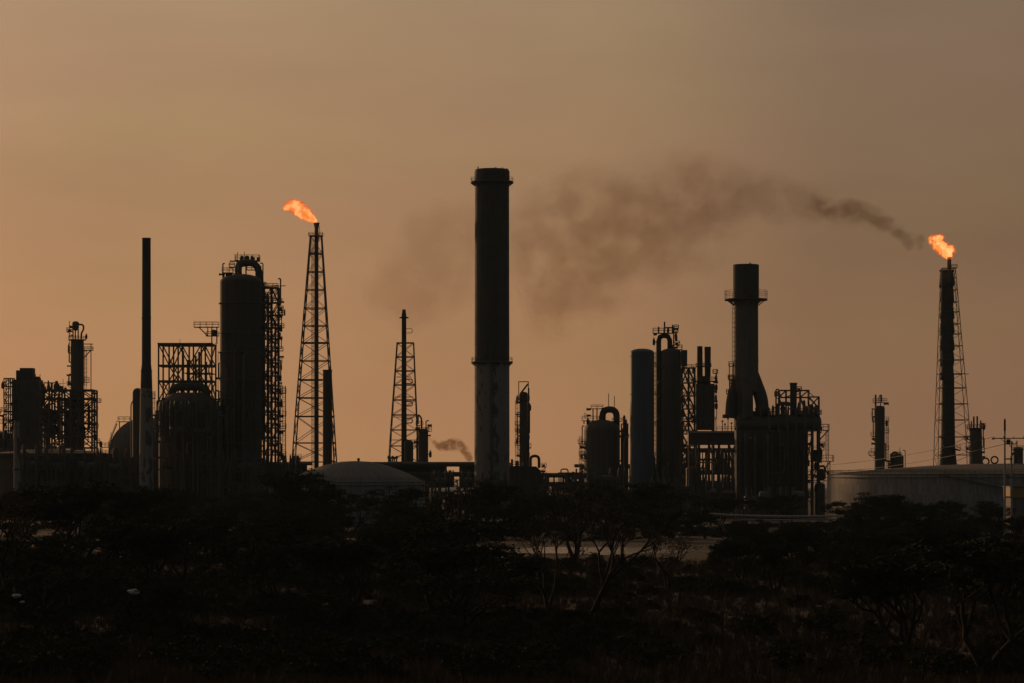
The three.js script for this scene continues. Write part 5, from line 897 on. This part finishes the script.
{
  const tips = Array.from({ length: 46 }, () => { const a = rr(0, 6.28), e = Math.acos(rnd()), r = rr(0.55, 1); return V3(r * Math.cos(a) * Math.sin(e), 0.12 + r * 0.85 * Math.cos(e), r * Math.sin(a) * Math.sin(e)); });
  const bush = leafGeo(tips, 16, 0.26, 0.2, 0.05, 0.12);
  scatter('scrub', 'low dark thorn scrub covering the ground between the trees', 'scrub', bush, LEAF, 6200, () => {
    for (;;) { const d = 170 + 600 * Math.pow(rnd(), 1.5), px = rr(-320, 1344); if (clear(px, d) && d > 430) continue; if (fbm(px * 0.012, d * 0.02, 4, 3) < -0.12) continue; if (d < 292 && px > 630 && px < 985 && rnd() < 0.85) continue; return [(px - 512) * S * d, -d, rr(0.6, 1.9) * (d > 215 && clear(px, d) ? 0.8 : 1), rr(0.6, 1.1)]; }
  });
  const blades = []; for (let k = 0; k < 26; k++) { const a = rr(0, 6.28), r = rr(0, 0.22), l = rr(0.3, 0.75), b = rr(0.1, 0.4), x = r * Math.cos(a), z = r * Math.sin(a), w = 0.02; blades.push(x - w * Math.sin(a), 0, z + w * Math.cos(a), x + w * Math.sin(a), 0, z - w * Math.cos(a), x + b * Math.cos(a), l, z + b * Math.sin(a)); }
  const tuft = new THREE.BufferGeometry(); tuft.setAttribute('position', new THREE.Float32BufferAttribute(blades, 3)); tuft.computeVertexNormals();
  scatter('dry_grass', 'dry brown grass tufts on the bare ground below the trees', 'grass', tuft, matte(M([0.085, 0.066, 0.045])), 24000, () => { const d = 150 + 270 * Math.pow(rnd(), 1.4), px = rr(-320, 1344); return [(px - 512) * S * d, -d, rr(0.7, 1.7), rr(0.7, 1.3)]; });
}
// ---------------------------------------------------------------- windblown litter
[[135, 594, 222, 1], [18, 598, 236, 0.8], [24, 604, 236, 0.5], [396, 676, 0, 0.8]].forEach(([px, py, at, s], i) => {
  const d = at || EYE / ((py - HORIZON) * S), y = at ? topAt(py, at) : 0.02, g = new THREE.IcosahedronGeometry(0.28 * s, 3), p = g.attributes.position;
  for (let k = 0; k < p.count; k++) { const x = p.getX(k), y = p.getY(k), z = p.getZ(k), f = 1 + 0.9 * fbm(x * 4 + i * 7, y * 4, z * 4, 3); p.setXYZ(k, x * f * 1.5, Math.max(-0.02, y * f * 0.7 + 0.2), z * f); }
  if (at && i !== 2) tree('thorn_tree', ['small thorn tree with a white bag snagged in its crown below the thin stack', 'small thorn tree with white scraps snagged in it near the picture edge'][i], null, px + 3, at + 0.6, y + 0.5, 3 + i, 1.1, 0.5);
  g.computeVertexNormals(); const o = add(scene, numbered('plastic_bag'), g, mat.bag); o.position.set((px - 512) * S * d, y, -d + (at ? 0.7 : 0));
  o.userData = { label: ['largest crumpled white plastic bag snagged in a thorn tree below the thin stack', 'white plastic bag snagged in a small thorn tree near the picture edge', 'smaller white scrap just below the bag near the picture edge', 'pale scrap of litter on the ground at the bottom of the scrub'][i], category: 'litter', group: 'windblown litter' };
});
renderer.render(scene, camera);
